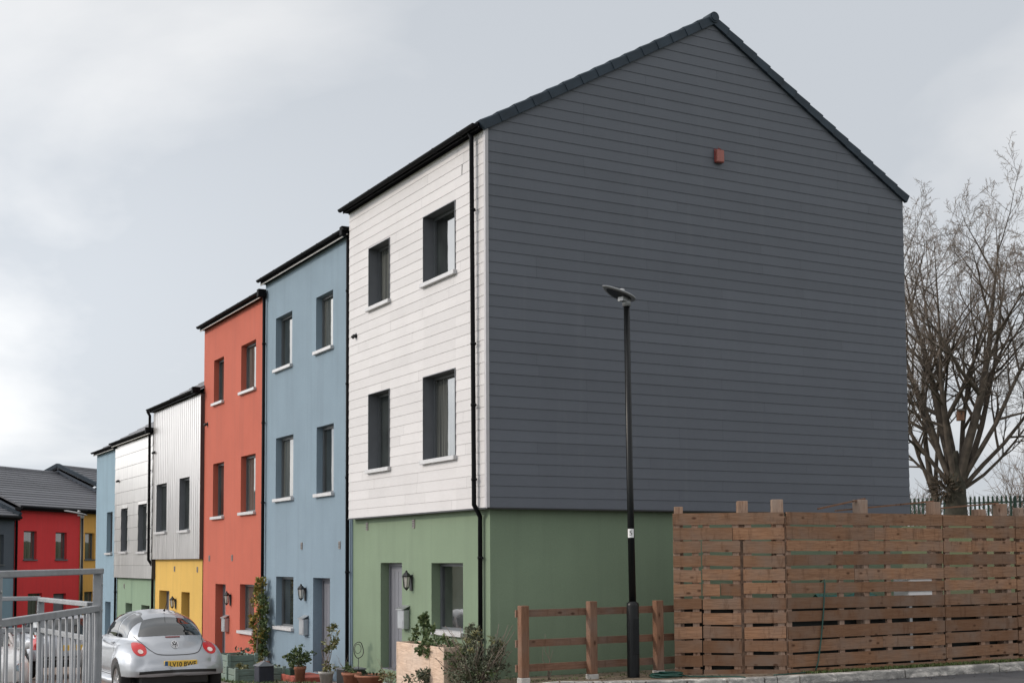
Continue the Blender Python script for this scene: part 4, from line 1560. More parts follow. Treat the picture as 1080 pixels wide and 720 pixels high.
def loft(mb, ys, fw_, fb, ft, n=4.0, N=28):
    rings = []
    for y in ys:
        w, b, t = max(fw_(y), 0.004), fb(y), ft(y)
        if t < b + 0.01: t = b + 0.01
        ring = []
        for k in range(N):
            cx_, cz_ = superp(2 * math.pi * k / N, n)
            ring.append((w * cx_, y, (b + t) / 2 + (t - b) / 2 * cz_))
        rings.append(ring)
    pts = [p for r in rings for p in r]
    fs = [(i * N + k, i * N + (k + 1) % N, (i + 1) * N + (k + 1) % N, (i + 1) * N + k) for i in range(len(ys) - 1) for k in range(N)]
    fs += [tuple(reversed(range(N))), tuple(range((len(ys) - 1) * N, len(ys) * N))]
    mb.mesh(pts, fs, 0, True)


def ellipsoid(mb, c, r, n=24, m=14, e=2.0):
    pts, fs = [], []
    for j in range(1, m):
        b = -math.pi / 2 + math.pi * j / m
        cb, sb = superp(b, e)
        for i in range(n):
            ca, sa = superp(2 * math.pi * i / n, e)
            pts.append((c[0] + r[0] * cb * ca, c[1] + r[1] * cb * sa, c[2] + r[2] * sb))
    pts += [(c[0], c[1], c[2] - r[2]), (c[0], c[1], c[2] + r[2])]
    q = len(pts)
    for j in range(m - 2):
        for i in range(n):
            fs.append((j * n + i, j * n + (i + 1) % n, (j + 1) * n + (i + 1) % n, (j + 1) * n + i))
    for i in range(n):
        fs.append((q - 2, (i + 1) % n, i)); fs.append((q - 1, (m - 2) * n + i, (m - 2) * n + (i + 1) % n))
    mb.mesh(pts, fs, 0, True)


def fuse(mb, name, mat, parent, voxel, cuts, smooth_it=6):
    """welds overlapping shells into one skin and cuts the wheel arches"""
    o = mb.build(name, mat, None)
    md = o.modifiers.new('weld', 'REMESH'); md.mode = 'VOXEL'; md.voxel_size = voxel; md.use_smooth_shade = True
    ms = o.modifiers.new('soften', 'SMOOTH'); ms.factor = 0.5; ms.iterations = smooth_it
    tools = []
    for cb in cuts:
        c = cb.build('cutter', mat, None)
        mo = o.modifiers.new('cut', 'BOOLEAN'); mo.operation = 'DIFFERENCE'; mo.object = c; mo.solver = 'EXACT'
        tools.append(c)
    dg = bpy.context.evaluated_depsgraph_get()
    dg.update()
    me = bpy.data.meshes.new_from_object(o.evaluated_get(dg))
    me.polygons.foreach_set('use_smooth', [True] * len(me.polygons))
    me.name = name
    for c in tools:
        bpy.data.objects.remove(c)
    bpy.data.objects.remove(o)
    o = bpy.data.objects.new(name, me)
    COL.objects.link(o)
    o.parent = parent
    bv = BVHTree.FromPolygons([v.co for v in me.vertices], [tuple(p.vertices) for p in me.polygons])
    return o, bv


def patch(mb, bv, axis, sign, fn, nu, nv, off=0.004, mi=0):
    """skin patch laid on the body: fn(u,v) gives the 2D place seen along the axis"""
    pts = []
    for j in range(nv + 1):
        for i in range(nu + 1):
            a, z = fn(i / nu, j / nv)
            if axis == 'y':
                o, dr = Vector((a, -2.0 if sign > 0 else 8.0, z)), Vector((0, sign, 0))
            else:
                o, dr = Vector((-3.0 * sign, a, z)), Vector((sign, 0, 0))
            hit = bv.ray_cast(o, dr)
            if hit[0] is None:
                hit = bv.find_nearest(Vector((a, 0.1, z)) if axis == 'y' else Vector((-0.8 * sign, a, z)))
            nrm = hit[1] if hit[1].dot(dr) < 0 else -hit[1]
            pts.append(hit[0] + nrm * off)
    fs = []
    for j in range(nv):
        for i in range(nu):
            q = (j * (nu + 1) + i, j * (nu + 1) + i + 1, (j + 1) * (nu + 1) + i + 1, (j + 1) * (nu + 1) + i)
            fs.append(q if sign > 0 else q[::-1])
    mb.mesh(pts, fs, mi, True)


def disc_fn(cx, cz, rx, rz):
    def f(u, v):
        x, y = 2 * u - 1, 2 * v - 1
        return cx + rx * x * math.sqrt(max(0, 1 - y * y / 2)), cz + rz * y * math.sqrt(max(0, 1 - x * x / 2))
    return f


def line_fn(pts, w):
    L = [0]
    for a, b in zip(pts, pts[1:]): L.append(L[-1] + math.hypot(b[0] - a[0], b[1] - a[1]))
    def f(u, v):
        s = u * L[-1]
        i = 0
        while i < len(L) - 2 and s > L[i + 1]: i += 1
        t = (s - L[i]) / max(1e-6, L[i + 1] - L[i])
        a, b = pts[i], pts[i + 1]
        dx, dz = b[0] - a[0], b[1] - a[1]
        l = math.hypot(dx, dz)
        k = (v - 0.5) * w
        return a[0] + t * dx - k * dz / l, a[1] + t * dz + k * dx / l
    return f


def curve(pts, n=24):
    out = []
    for i in range(len(pts) - 1):
        p0 = pts[max(0, i - 1)]; p1 = pts[i]; p2 = pts[i + 1]; p3 = pts[min(len(pts) - 1, i + 2)]
        for k in range(n // (len(pts) - 1)):
            t = k / (n // (len(pts) - 1))
            out.append(tuple(0.5 * (2 * b + (c - a) * t + (2 * a - 5 * b + 4 * c - d_) * t * t + (3 * b - a - 3 * c + d_) * t ** 3) for a, b, c, d_ in zip(p0, p1, p2, p3)))
    out.append(pts[-1])
    return out


def wheel(car, x, y, r, side, spokes=6):
    w = bpy.data.objects.new('wheel', None)
    COL.objects.link(w); w.parent = car; w.location = (x, y, r)
    s = side
    mb = MB()
    prof = [(r * 0.66, -0.095), (r * 0.92, -0.10), (r * 0.985, -0.08), (r, -0.05), (r, 0.05), (r * 0.985, 0.08), (r * 0.92, 0.10), (r * 0.66, 0.095), (r * 0.66, -0.095)]
    n = 36
    pts = [(s * z, q * math.cos(2 * math.pi * k / n), q * math.sin(2 * math.pi * k / n)) for q, z in prof for k in range(n)]
    mb.mesh(pts, [(i * n + k, i * n + (k + 1) % n, (i + 1) * n + (k + 1) % n, (i + 1) * n + k) for i in range(len(prof) - 1) for k in range(n)], 0, True)
    mb.build('tyre', M['tyre'], w, local=True)
    mb = MB()
    prof = [(r * 0.66, 0.09), (r * 0.60, 0.085), (r * 0.58, 0.02)]
    pts = [(s * z, q * math.cos(2 * math.pi * k / n), q * math.sin(2 * math.pi * k / n)) for q, z in prof for k in range(n)]
    mb.mesh(pts, [(i * n + k, i * n + (k + 1) % n, (i + 1) * n + (k + 1) % n, (i + 1) * n + k) for i in range(2) for k in range(n)], 0, True)
    for k in range(spokes):
        a = 2 * math.pi * k / spokes + 0.3
        c = Vector((s * 0.062, 0.33 * r * math.cos(a), 0.33 * r * math.sin(a)))
        mb.obox(c, ((1, 0, 0), (0, math.cos(a), math.sin(a)), (0, -math.sin(a), math.cos(a))), (0.014, 0.30 * r, 0.028))
    mb.tube([(s * 0.03, 0, 0), (s * 0.08, 0, 0)], 0.055, 14)
    mb.build('rim', M['rim'], w, local=True)
    mb = MB()
    mb.tube([(s * -0.02, 0, 0), (s * 0.01, 0, 0)], r * 0.64, 24)
    mb.build('brake_disc', M['black'], w, local=True)


def small_car(label, loc, rz, paint, L, tub_top, cabin, fenders, track, axles, wr, rear_glass, side_glass, lights, plate, bug=False, text=None, face='rear', voxel=0.022):
    t = thing('parked_car', label, 'car', loc, rz, 'cars parked along the street')
    mb = MB()
    Wb = 0.745 if bug else 0.83
    loft(mb, frange(0.0, L, 44), lambda y: Wb * max(0.0, 1 - abs(2 * y / L - 1) ** 5.0) ** (1 / 4.0), lambda y: 0.42 - 0.12 * smooth01((y - 0.3) / 0.4), lambda y: interp(tub_top, y), 5.0)
    c0, c1 = cabin[0][0], cabin[-1][0]
    cm = (c0 + c1) / 2
    cw = 0.635 if bug else 0.70
    loft(mb, frange(c0, c1, 40), lambda y: cw * max(0.0, 1 - abs((y - cm) / (c1 - c0) * 2) ** 4.0) ** (1 / 3.0), lambda y: 0.45, lambda y: interp(cabin, y), 2.7)
    for (x, y, z, a, b, c) in fenders:
        for s in (-1, 1):
            ellipsoid(mb, (s * x, y, z), (a, b, c), e=2.35)
    cuts = []
    for y in axles:
        for s in (-1, 1):
            q = MB(); q.tube([(s * 0.50, y, wr + 0.01), (s * 1.3, y, wr + 0.01)], wr + 0.055, 32); cuts.append(q)
    q = MB(); q.box(-1.2, -0.5, -0.3, 1.2, 0.50, 0.415); cuts.append(q)
    q = MB(); q.box(-1.2, 0.52, -0.3, 1.2, L + 0.5, 0.22); cuts.append(q)
    body, bv = fuse(mb, 'body', M[paint], t, voxel, cuts)
    for y in axles:
        for s in (-1, 1):
            wheel(t, s * track, y, wr, s)
    # glass
    mb = MB(); patch(mb, bv, 'y', 1, rear_glass, 16, 10, 0.005); mb.build('rear_window', M['car_glass'], t, local=True)
    for s in (1, -1):
        for g in side_glass:
            mb = MB(); patch(mb, bv, 'x', s, g, 10, 8, 0.005); mb.build('side_window', M['car_glass'], t, local=True)
    def ws(u, v):
        z = 1.0 + 0.36 * v
        return (2 * u - 1) * (0.60 - 0.12 * v), z
    mb = MB(); patch(mb, bv, 'y', -1, ws, 14, 8, 0.005); mb.build('windscreen', M['car_glass'], t, local=True)
    for s in (-1, 1):
        if bug:
            cx, cz, rx, rz_ = lights
            mb = MB()
            patch(mb, bv, 'y', 1, disc_fn(s * cx, cz, rx * 1.12, rz_ * 1.12), 8, 8, 0.004)
            l = mb.build('tail_light', M['red_lens'], t, local=True)
            mb = MB()
            patch(mb, bv, 'y', 1, disc_fn(s * (cx - 0.004), cz - 0.035, rx * 0.45, rz_ * 0.36), 6, 6, 0.009)
            mb.build('lens', M['white_lens'], l, local=True)
        else:
            cx, cz, rx, rz_ = lights
            def lf(u, v, s=s): return s * cx + (2 * u - 1) * rx, cz + (2 * v - 1) * rz_
            mb = MB(); patch(mb, bv, 'y', 1, lf, 5, 8, 0.006)
            mb.build('tail_light', M['red_lens'], t, local=True)
        hl = MB()
        patch(hl, bv, 'y', -1, disc_fn(s * (0.55 if bug else 0.58), 0.66, 0.11, 0.10), 8, 8, 0.006)
        hl.build('headlight', M['chrome'], t, local=True)
        mir = MB()
        ellipsoid(mir, (s * 0.90, L * 0.60, 0.99), (0.10, 0.06, 0.075), 14, 8)
        mir.tube([(s * 0.70, L * 0.605, 0.93), (s * 0.86, L * 0.60, 0.96)], 0.022, 8)
        wm = mir.build('wing_mirror', M['black'] if bug else M[paint], t, local=True)
    # rear number plate
    px, pz = plate
    mb = MB()
    yb = bv.ray_cast(Vector((px, -2, pz)), Vector((0, 1, 0)))[0].y
    mb.cbox(px - 0.265, yb - 0.018, pz - 0.062, px + 0.265, yb + 0.03, pz + 0.062, 0.004)
    pl = mb.build('number_plate', M['plate_yellow'], t, local=True)
    if text:
        mb = MB(); mb.box(px - 0.262, yb - 0.0205, pz - 0.058, px - 0.212, yb - 0.018, pz + 0.058); mb.build('country_band', M['plate_blue'], pl, local=True)
        mb = MB()
        text_mesh(mb, text, 0.105, lambda co: (px + 0.028 + co.x * 0.92, yb - 0.0195 - co.z, pz + co.y), 0.0012, bold=0.0015)
        mb.build('lettering', M['black'], pl, local=True)
    # trim common to both
    mb = MB(); patch(mb, bv, 'y', 1, lambda u, v: ((2 * u - 1) * 0.62, 0.475 + 0.045 * v - 0.02 * (2 * u - 1) ** 4), 20, 2, 0.005); mb.build('bumper_slot', M['black'], t, local=True)
    mb = MB(); mb.cbox(-0.56, 0.30, 0.25, 0.56, L - 0.25, 0.45, 0.03); mb.build('underbody', M['black'], t, local=True)
    return t, bv


# silver bubble-shaped car
BL = 4.08
tub = [(0, 0.50), (0.06, 0.66), (0.2, 0.80), (0.5, 0.96), (1.0, 1.0), (2.2, 0.97), (3.0, 0.98), (3.5, 0.86), (3.85, 0.66), (4.08, 0.48)]
cab = [(0.22, 0.80), (0.42, 1.00), (0.75, 1.23), (1.2, 1.385), (1.75, 1.44), (2.2, 1.41), (2.6, 1.27), (2.95, 1.10), (3.2, 0.9)]
fen = [(0.60, 0.80, 0.50, 0.262, 0.70, 0.43), (0.60, 3.28, 0.49, 0.262, 0.68, 0.42), (0.55, 2.0, 0.27, 0.26, 1.1, 0.10), (0.30, 0.42, 0.50, 0.46, 0.44, 0.17), (0.30, 3.72, 0.48, 0.45, 0.42, 0.17)]
def bug_rear(u, v):
    z = 1.045 + 0.275 * v
    hw = 0.515 - 0.15 * v ** 1.4
    x = (2 * u - 1)
    return hw * x, z - 0.02 * x * x * (1 - v) + 0.0 - 0.045 * x * x * v
def bug_side(u, v):
    y = 0.98 + 1.86 * u
    zt_ = 1.0 + 0.40 * (max(0.0, 1 - abs((y - 1.80) / 1.06) ** 2.4)) ** 0.5
    return y, 0.995 + (zt_ - 0.995) * v
CAR_Z = -0.335
bug, bv = small_car('silver bubble-shaped hatchback with round red tail lights parked before the coral house', (-3.70, 3.62, CAR_Z), R(0.5), 'silver', BL, tub, cab, fen,
                    0.735, (0.79, 3.30), 0.315, bug_rear, [lambda u, v: bug_side(0.30 * u, v) if True else None, lambda u, v: bug_side(0.33 + 0.67 * u, v)],
                    (0.570, 0.84, 0.095, 0.090), (0.03, 0.60), True, 'LV10 BWF')
mb = MB()      # hatch shut line
patch(mb, bv, 'y', 1, line_fn(curve([(-0.56, 1.03), (-0.50, 0.93), (-0.38, 0.80), (-0.26, 0.755), (0.0, 0.745), (0.26, 0.755), (0.38, 0.80), (0.50, 0.93), (0.56, 1.03)], 48), 0.012), 48, 1, 0.003)
mb.build('boot_shut_line', M['seam'], bug, local=True)
mb = MB()
patch(mb, bv, 'y', 1, lambda u, v: (-0.12 + 0.24 * u, 1.008 + 0.018 * v), 8, 1, 0.007)
mb.build('brake_light', M['dark_red'], bug, local=True)
mb = MB()      # round badge with a V over a W
def ringf(a0, a1):
    return lambda u, v: (0.0 + (a0 + (a1 - a0) * v) * math.cos(2 * math.pi * u), 0.90 + (a0 + (a1 - a0) * v) * math.sin(2 * math.pi * u))
patch(mb, bv, 'y', 1, ringf(0.050, 0.060), 28, 1, 0.009)
for seg in ([(-0.022, 0.946), (0.0, 0.906), (0.022, 0.946)], [(-0.044, 0.924), (-0.022, 0.857), (0.0, 0.892), (0.022, 0.857), (0.044, 0.924)]):
    patch(mb, bv, 'y', 1, line_fn(seg, 0.010), 12, 1, 0.009)
bg = mb.build('badge', M['chrome'], bug, local=True)
mb = MB(); patch(mb, bv, 'y', 1, disc_fn(0, 0.90, 0.052, 0.052), 8, 8, 0.005); mb.build('badge_back', M['seam'], bg, local=True)
for s in (1, -1):
    mb = MB()
    patch(mb, bv, 'x', s, line_fn([(1.40, 1.02), (1.42, 0.6), (1.55, 0.36), (2.5, 0.36), (2.72, 0.6), (2.75, 1.0)], 0.010), 40, 1, 0.003)
    mb.build('door_shut_line', M['seam'], bug, local=True)
    mb = MB()
    h = bv.ray_cast(Vector((-3 * s, 1.58, 0.90)), Vector((s, 0, 0)))[0]
    mb.cbox(h.x - s * 0.03, 1.50, 0.885, h.x + s * 0.02, 1.66, 0.915, 0.008)
    mb.build('door_handle', M['silver'], bug, local=True)
mb = MB(); mb.tube([(0.08, 1.30, 1.42), (0.08, 1.12, 1.60)], [0.006, 0.003], 6); mb.tube([(0.08, 1.32, 1.42), (0.08, 1.29, 1.445)], [0.02, 0.01], 8); mb.build('aerial', M['black'], bug, local=True)
mb = MB(); mb.tube([(-0.42, -0.0, 0.27), (-0.42, 0.4, 0.27)], 0.03, 10); mb.build('exhaust', M['chrome'], bug, local=True)

# two more cars down the street
tub2 = [(0, 0.62), (0.05, 0.86), (0.15, 0.92), (1.0, 0.95), (2.6, 0.94), (3.3, 0.88), (3.75, 0.74), (3.9, 0.55)]
cab2 = [(0.08, 0.92), (0.22, 1.26), (0.45, 1.42), (1.2, 1.47), (1.9, 1.42), (2.4, 1.18), (2.75, 0.94)]
fen2 = [(0.68, 0.72, 0.48, 0.19, 0.55, 0.36), (0.68, 3.10, 0.48, 0.19, 0.55, 0.36)]
def h_rear(u, v): return (2 * u - 1) * (0.60 - 0.08 * v), 0.98 + 0.36 * v
def h_side(a, b): return lambda u, v: (a + (b - a) * u + 0.25 * v * (1 if u > 0.5 and a > 1.1 else 0) * (-1), 0.98 + 0.32 * v)
small_car('silver hatchback seen through the railing, parked ahead of the bubble-shaped car', (-3.62, 13.4, street(13.4) + 0.01), R(1), 'silver', 3.9, tub2, cab2, fen2, 0.755, (0.72, 3.10), 0.30,
          h_rear, [h_side(0.35, 1.15), h_side(1.22, 2.15)], (0.72, 0.82, 0.07, 0.16), (0, 0.70), voxel=0.03)
small_car('white hatchback behind the railing, near the left edge of the street', (-5.55, 14.6, street(16) + 0.0), R(178), 'white_car', 3.9, tub2, cab2, fen2, 0.755, (0.72, 3.10), 0.30,
          h_rear, [h_side(0.35, 1.15), h_side(1.22, 2.15)], (0.72, 0.82, 0.07, 0.16), (0, 0.70), voxel=0.03)


# ------------------------------------------------------------------ planting
def leaf(mb, p, d, up_, l, w):
    d = d.normalized(); s = d.cross(up_)
    if s.length < 1e-4: s = d.orthogonal()
    s.normalize()
    n = s.cross(d)
    a = p; b = p + d * l * 0.5 + s * w + n * w * 0.35; c = p + d * l; e = p + d * l * 0.5 - s * w + n * w * 0.35
    mb.mesh([a, b, c, e, p + d * l * 0.5], [(0, 4, 1), (4, 2, 1), (0, 3, 4), (4, 3, 2)])


def rvec(rnd):
    while True:
        v = Vector((rnd.uniform(-1, 1), rnd.uniform(-1, 1), rnd.uniform(-1, 1)))
        if 0.05 < v.length < 1: return v.normalized()


def foliage(parent, name, mat, blobs, per, size, seed, slim=0.35, droop=0.0):
    """leaf clumps scattered over the outer part of overlapping blobs"""
    rnd = random.Random(seed)
    mb = MB()
    for (c, r) in blobs:
        c = Vector(c)
        clumps = [(rvec(rnd), rnd.uniform(0.35, 1.0)) for _ in range(max(5, per // 14))]
        for _ in range(per):
            cv, cr_ = rnd.choice(clumps)
            v = cv * cr_ + rvec(rnd) * rnd.uniform(0, 0.33)
            p = c + Vector((v.x * r[0], v.y * r[1], v.z * r[2]))
            d = (v * 0.8 + rvec(rnd) * 0.9 + Vector((0, 0, 0.35 - droop)))
            l = size * rnd.uniform(0.6, 1.3)
            leaf(mb, p, d, rvec(rnd), l, l * slim)
    return mb.build(name, mat, parent, local=True)


def stems(parent, name, mat, base, tips, r, seed, wander=0.03):
    rnd = random.Random(seed)
    mb = MB()
    for tip in tips:
        b = Vector(base) + Vector((rnd.uniform(-.03, .03), rnd.uniform(-.03, .03), 0)); t_ = Vector(tip)
        pts = [b.lerp(t_, f) + rvec(rnd) * wander * (f * (1 - f) * 4) for f in frange(0, 1, 5)]
        mb.tube(pts, [r * (1 - 0.7 * f) for f in frange(0, 1, 5)], 5)
    return mb.build(name, mat, parent, local=True)


def pot(parent, r0, r1, h, mat='terracotta', soil=True, rim=True):
    mb = MB()
    prof = [(0.001, 0.0), (r0, 0.0), (r0 + (r1 - r0) * 0.8, h * 0.8)]
    prof += [(r1 * 1.06, h * 0.82), (r1 * 1.08, h), (r1 * 0.95, h), (r1 * 0.9, h * 0.86)] if rim else [(r1, h * 0.96), (r1 * 0.97, h), (r1 * 0.9, h * 0.86)]
    mb.lathe(prof, (0, 0, 0), 24)
    p = mb.build('pot', M[mat], parent, local=True)
    mb = MB(); mb.lathe([(r1 * 0.92, h * 0.87), (r1 * 0.4, h * 0.90), (0.001, h * 0.91)], (0, 0, 0), 18)
    mb.build('soil', M['soil'], p, local=True)
    return p


def trough(parent, w, d, h, mat, boards=2, posts=True):
    """planter box of boards on corner posts, filled with soil"""
    mb = MB()
    for k in range(boards):
        z0_, z1_ = h * k / boards + 0.004, h * (k + 1) / boards - 0.004
        mb.cbox(-w / 2, -d / 2, z0_, w / 2, -d / 2 + 0.025, z1_, 0.004); mb.cbox(-w / 2, d / 2 - 0.025, z0_, w / 2, d / 2, z1_, 0.004)
        mb.cbox(-w / 2, -d / 2 + 0.027, z0_, -w / 2 + 0.025, d / 2 - 0.027, z1_, 0.004); mb.cbox(w / 2 - 0.025, -d / 2 + 0.027, z0_, w / 2, d / 2 - 0.027, z1_, 0.004)
    b = mb.build('boards', M[mat], parent, local=True)
    if posts:
        for sx in (-1, 1):
            for sy in (-1, 1):
                mb = MB(); mb.cbox(sx * w / 2 - 0.035, sy * d / 2 - 0.035, -0.03, sx * w / 2 + 0.035, sy * d / 2 + 0.035, h + 0.03, 0.005)
                mb.build('corner_post', M[mat], parent, local=True)
    mb = MB(); mb.box(-w / 2 + 0.026, -d / 2 + 0.028, h * 0.5, w / 2 - 0.026, d / 2 - 0.028, h - 0.04); mb.build('soil', M['soil'], parent, local=True)
    return b


def gp(x, y, dz=0.02): return (x, y, street(y) + dz)


# climber in a pot on the coral and blue boundary
t = thing('climbing_plant', 'tall golden green climber against the wall where coral meets blue', 'climbing plant', gp(-0.16, 10.62))
pot(t, 0.20, 0.27, 0.30)
stems(t, 'stem', M['bark'], (0, 0, 0.28), [(0.1, 0.1 + 0.16 * math.sin(k * 2.1), 1.2 + 0.17 * k) for k in range(6)], 0.022, 2)
foliage(t, 'foliage', M['leaf_gold'], [((0.08, 0.14 + 0.22 * math.sin(k * 1.9) * (0.5 + 0.5 * (k < 8)), 0.50 + 0.165 * k), (0.13, 0.22 if k < 9 else 0.12, 0.16)) for k in range(10)], 230, 0.065, 5)
foliage(t, 'foliage', M['leaf_dark'], [((0.08, -0.20 + 0.05 * math.sin(k), 0.45 + 0.17 * k), (0.10, 0.15, 0.16)) for k in range(8)], 110, 0.065, 6)
# sage planters
t = thing('planter_box', 'taller sage green planter box at the foot of the coral wall', 'planter', gp(-0.95, 9.6), 0, 'sage green planter boxes')
trough(t, 0.58, 0.9, 0.52, 'sage', 4)
foliage(t, 'foliage', M['leaf_grey'], [((0.05, 0.0, 0.52), (0.24, 0.40, 0.10))], 130, 0.06, 8)
t = thing('planter_box', 'low sage green planter box behind the navy bin', 'planter', gp(-0.95, 8.25), 0, 'sage green planter boxes')
trough(t, 0.98, 0.6, 0.27, 'sage', 2)
foliage(t, 'foliage', M['leaf_olive'], [((-0.25, 0.0, 0.30), (0.22, 0.24, 0.10)), ((0.2, 0.05, 0.30), (0.26, 0.22, 0.12))], 120, 0.065, 9)
t = thing('planter_box', 'dark green square tub left of the terracotta pot', 'planter', gp(-0.36, 7.6))
trough(t, 0.30, 0.34, 0.24, 'palisade', 1, False)
foliage(t, 'foliage', M['leaf_grey'], [((0, 0, 0.30), (0.16, 0.16, 0.14))], 110, 0.05, 10)
# navy box with a pointed lid
t = thing('storage_box', 'navy box with a pointed grey lid at the pavement edge', 'box', gp(-1.12, 7.2, 0.0))
mb = MB(); mb.cbox(-0.15, -0.15, 0, 0.15, 0.15, 0.36, 0.01); mb.build('body', M['navy'], t, local=True)
mb = MB(); mb.mesh([(-0.175, -0.175, 0.36), (0.175, -0.175, 0.36), (0.175, 0.175, 0.36), (-0.175, 0.175, 0.36), (0, -0.05, 0.455), (0, 0.05, 0.455)],
                   [(0, 3, 2, 1), (0, 1, 4), (1, 2, 5, 4), (2, 3, 5), (3, 0, 4, 5)]); mb.build('lid', M['grey_trim'], t, local=True)
# clipped shrub in terracotta
t = thing('potted_shrub', 'rounded dark green shrub in a terracotta pot before the blue wall', 'potted plant', gp(-0.55, 6.75, 0.03))
pot(t, 0.085, 0.115, 0.30)
stems(t, 'stem', M['bark'], (0, 0, 0.25), [(0.02, 0, 0.5), (-0.06, 0.05, 0.48)], 0.014, 3)
foliage(t, 'foliage', M['leaf_dark'], [((0.03, 0, 0.50), (0.23, 0.23, 0.19)), ((-0.10, 0.02, 0.44), (0.20, 0.2, 0.15))], 420, 0.055, 12)
# tall slender plant
t = thing('potted_plant', 'tall leggy olive plant in a pale pot by the blue door', 'potted plant', gp(-0.62, 5.15, 0.04))
pot(t, 0.10, 0.135, 0.24, 'concrete')
stems(t, 'stem', M['twig'], (0, 0, 0.22), [(0.14, 0, 1.05), (0.03, 0.03, 0.85), (-0.10, 0.03, 0.75), (0.2, 0.0, 0.95)], 0.010, 4)
foliage(t, 'foliage', M['leaf_olive'], [((0.17, 0, 0.95), (0.09, 0.12, 0.18)), ((0.03, 0.02, 0.70), (0.16, 0.14, 0.14)), ((0.19, 0, 0.72), (0.07, 0.1, 0.16)), ((0.0, 0.0, 0.34), (0.16, 0.12, 0.12))], 95, 0.075, 14, 0.22, 0.5)
t = thing('flower_pot', 'pinkish pot of dry stems at the foot of the blue wall', 'potted plant', gp(-0.33, 5.0, 0.04))
pot(t, 0.09, 0.12, 0.2, 'brick_red')
stems(t, 'stem', M['scrub'], (0, 0, 0.18), [(0.15 * math.cos(k), 0.15 * math.sin(k), 0.35 + 0.06 * (k % 4)) for k in range(9)], 0.005, 5)
# red step
mb = MB(); mb.cbox(-0.62, -0.6, -0.1, 0.0, 0.6, 0.13, 0.012)
o = mb.build('door_step', M['brick_red'], None); o.location = (0.08, 7.3, street(7.3)); tag(o, 'brick red step under the blue house door', 'doorstep')
mb = MB(); mb.cbox(-0.5, -0.6, -0.1, 0.0, 0.6, 0.08, 0.012)
o = mb.build('door_step', M['concrete'], None); o.location = (0.10, 3.9, street(3.9)); tag(o, 'concrete step under the grey door of the green ground floor', 'doorstep')
# black crate
t = thing('plastic_crate', 'black plastic crate beside the black downpipe', 'crate', gp(-0.52, 4.2, 0.0))
mb = MB()
for (a, b, c, d) in ((-0.17, -0.2, 0.17, -0.18), (-0.17, 0.18, 0.17, 0.2)): mb.box(a, b, 0.0, c, d, 0.34)
for (a, c) in ((-0.19, -0.17), (0.17, 0.19)): mb.box(a, -0.2, 0.0, c, 0.2, 0.34)
mb.box(-0.169, -0.179, 0.02, 0.169, 0.179, 0.05)
mb.build('body', M['black'], t, local=True)
mb = MB()
mb.box(-0.205, -0.215, 0.34, 0.205, 0.215, 0.365); mb.build('lid', M['grey_trim'], t, local=True)
foliage(t, 'foliage', M['grass_blade'], [((0.0, -0.30, 0.03), (0.26, 0.12, 0.06))], 120, 0.06, 16, 0.15)
# wide terracotta bowl
t = thing('flower_pot', 'wide low terracotta bowl with a dark dried plant', 'potted plant', gp(-0.62, 3.05, 0.06))
pot(t, 0.17, 0.26, 0.20)
foliage(t, 'foliage', M['ivy'], [((-0.02, 0.0, 0.20), (0.18, 0.18, 0.05))], 110, 0.05, 17)
t = thing('flower_pot', 'smaller terracotta pot behind the wide bowl', 'potted plant', gp(-0.72, 3.65, 0.06))
pot(t, 0.13, 0.17, 0.24)
foliage(t, 'foliage', M['leaf_dark'], [((0.0, 0.0, 0.30), (0.13, 0.13, 0.10))], 120, 0.05, 18)
# wire hoop ornament on a stake
mb = MB()
mb.tube([(0.10 * math.cos(a) * 0.9, 0.02 * math.sin(3 * a), 0.58 + 0.14 * math.sin(a)) for a in frange(0, 2 * math.pi, 24)], 0.007, 6)
mb.tube([(0.06 * math.cos(a), 0.03, 0.60 + 0.08 * math.sin(a)) for a in frange(0, 2 * math.pi, 18)], 0.005, 6)
mb.tube([(0, 0, 0.0), (0.0, 0, 0.44)], 0.007, 6)
o = mb.build('garden_ornament', M['black'], None); o.location = gp(-0.56, 3.75, 0.1); tag(o, 'black wire hoop ornament on a stake against the green wall', 'garden ornament')
# tall weeds by the steps
t = thing('flowering_weed', 'clump of tall dry stems between the bowl and the pale planter', 'plant', gp(-0.62, 2.25, 0.05))
stems(t, 'stem', M['scrub'], (0, 0, 0), [(0.22 * math.cos(k * 2.4), 0.22 * math.sin(k * 2.4), 0.28 + 0.05 * (k % 5)) for k in range(14)], 0.005, 6)
foliage(t, 'foliage', M['leaf_olive'], [((0, 0, 0.20), (0.20, 0.2, 0.17))], 160, 0.05, 20, 0.25)
# big pale planter with plants
t = thing('planter_box', 'tall pale board planter below the ground floor window', 'planter', (-0.62, 0.73, -0.05))
b = trough(t, 0.36, 1.72, 0.69, 'osb', 1, False)
foliage(t, 'foliage', M['leaf_dark'], [((-0.02, 0.15, 0.70), (0.18, 0.40, 0.15)), ((0.05, 0.25, 0.86), (0.14, 0.2, 0.16)), ((0.05, 0.3, 1.0), (0.06, 0.08, 0.13)), ((0.0, -0.45, 0.68), (0.18, 0.36, 0.14)), ((-0.2, -0.2, 0.62), (0.08, 0.2, 0.12))], 240, 0.06, 21)
t = thing('low_shrub', 'low grey-green rosette plant in front of the pale planter', 'shrub', (-0.98, 0.45, -0.03))
stems(t, 'stem', M['twig'], (0, 0, 0), [(-0.1, 0, 0.12), (0.1, 0.05, 0.15), (0.02, -0.08, 0.18)], 0.008, 7)
foliage(t, 'foliage', M['leaf_grey'], [((0, 0, 0.16), (0.22, 0.18, 0.14)), ((0.1, 0, 0.22), (0.13, 0.13, 0.12))], 190, 0.075, 22, 0.2)
t = thing('bushy_shrub', 'big loose grey-green shrub at the corner below the downpipe', 'shrub', (-0.36, -0.34, 0.02))
rr = random.Random(5)
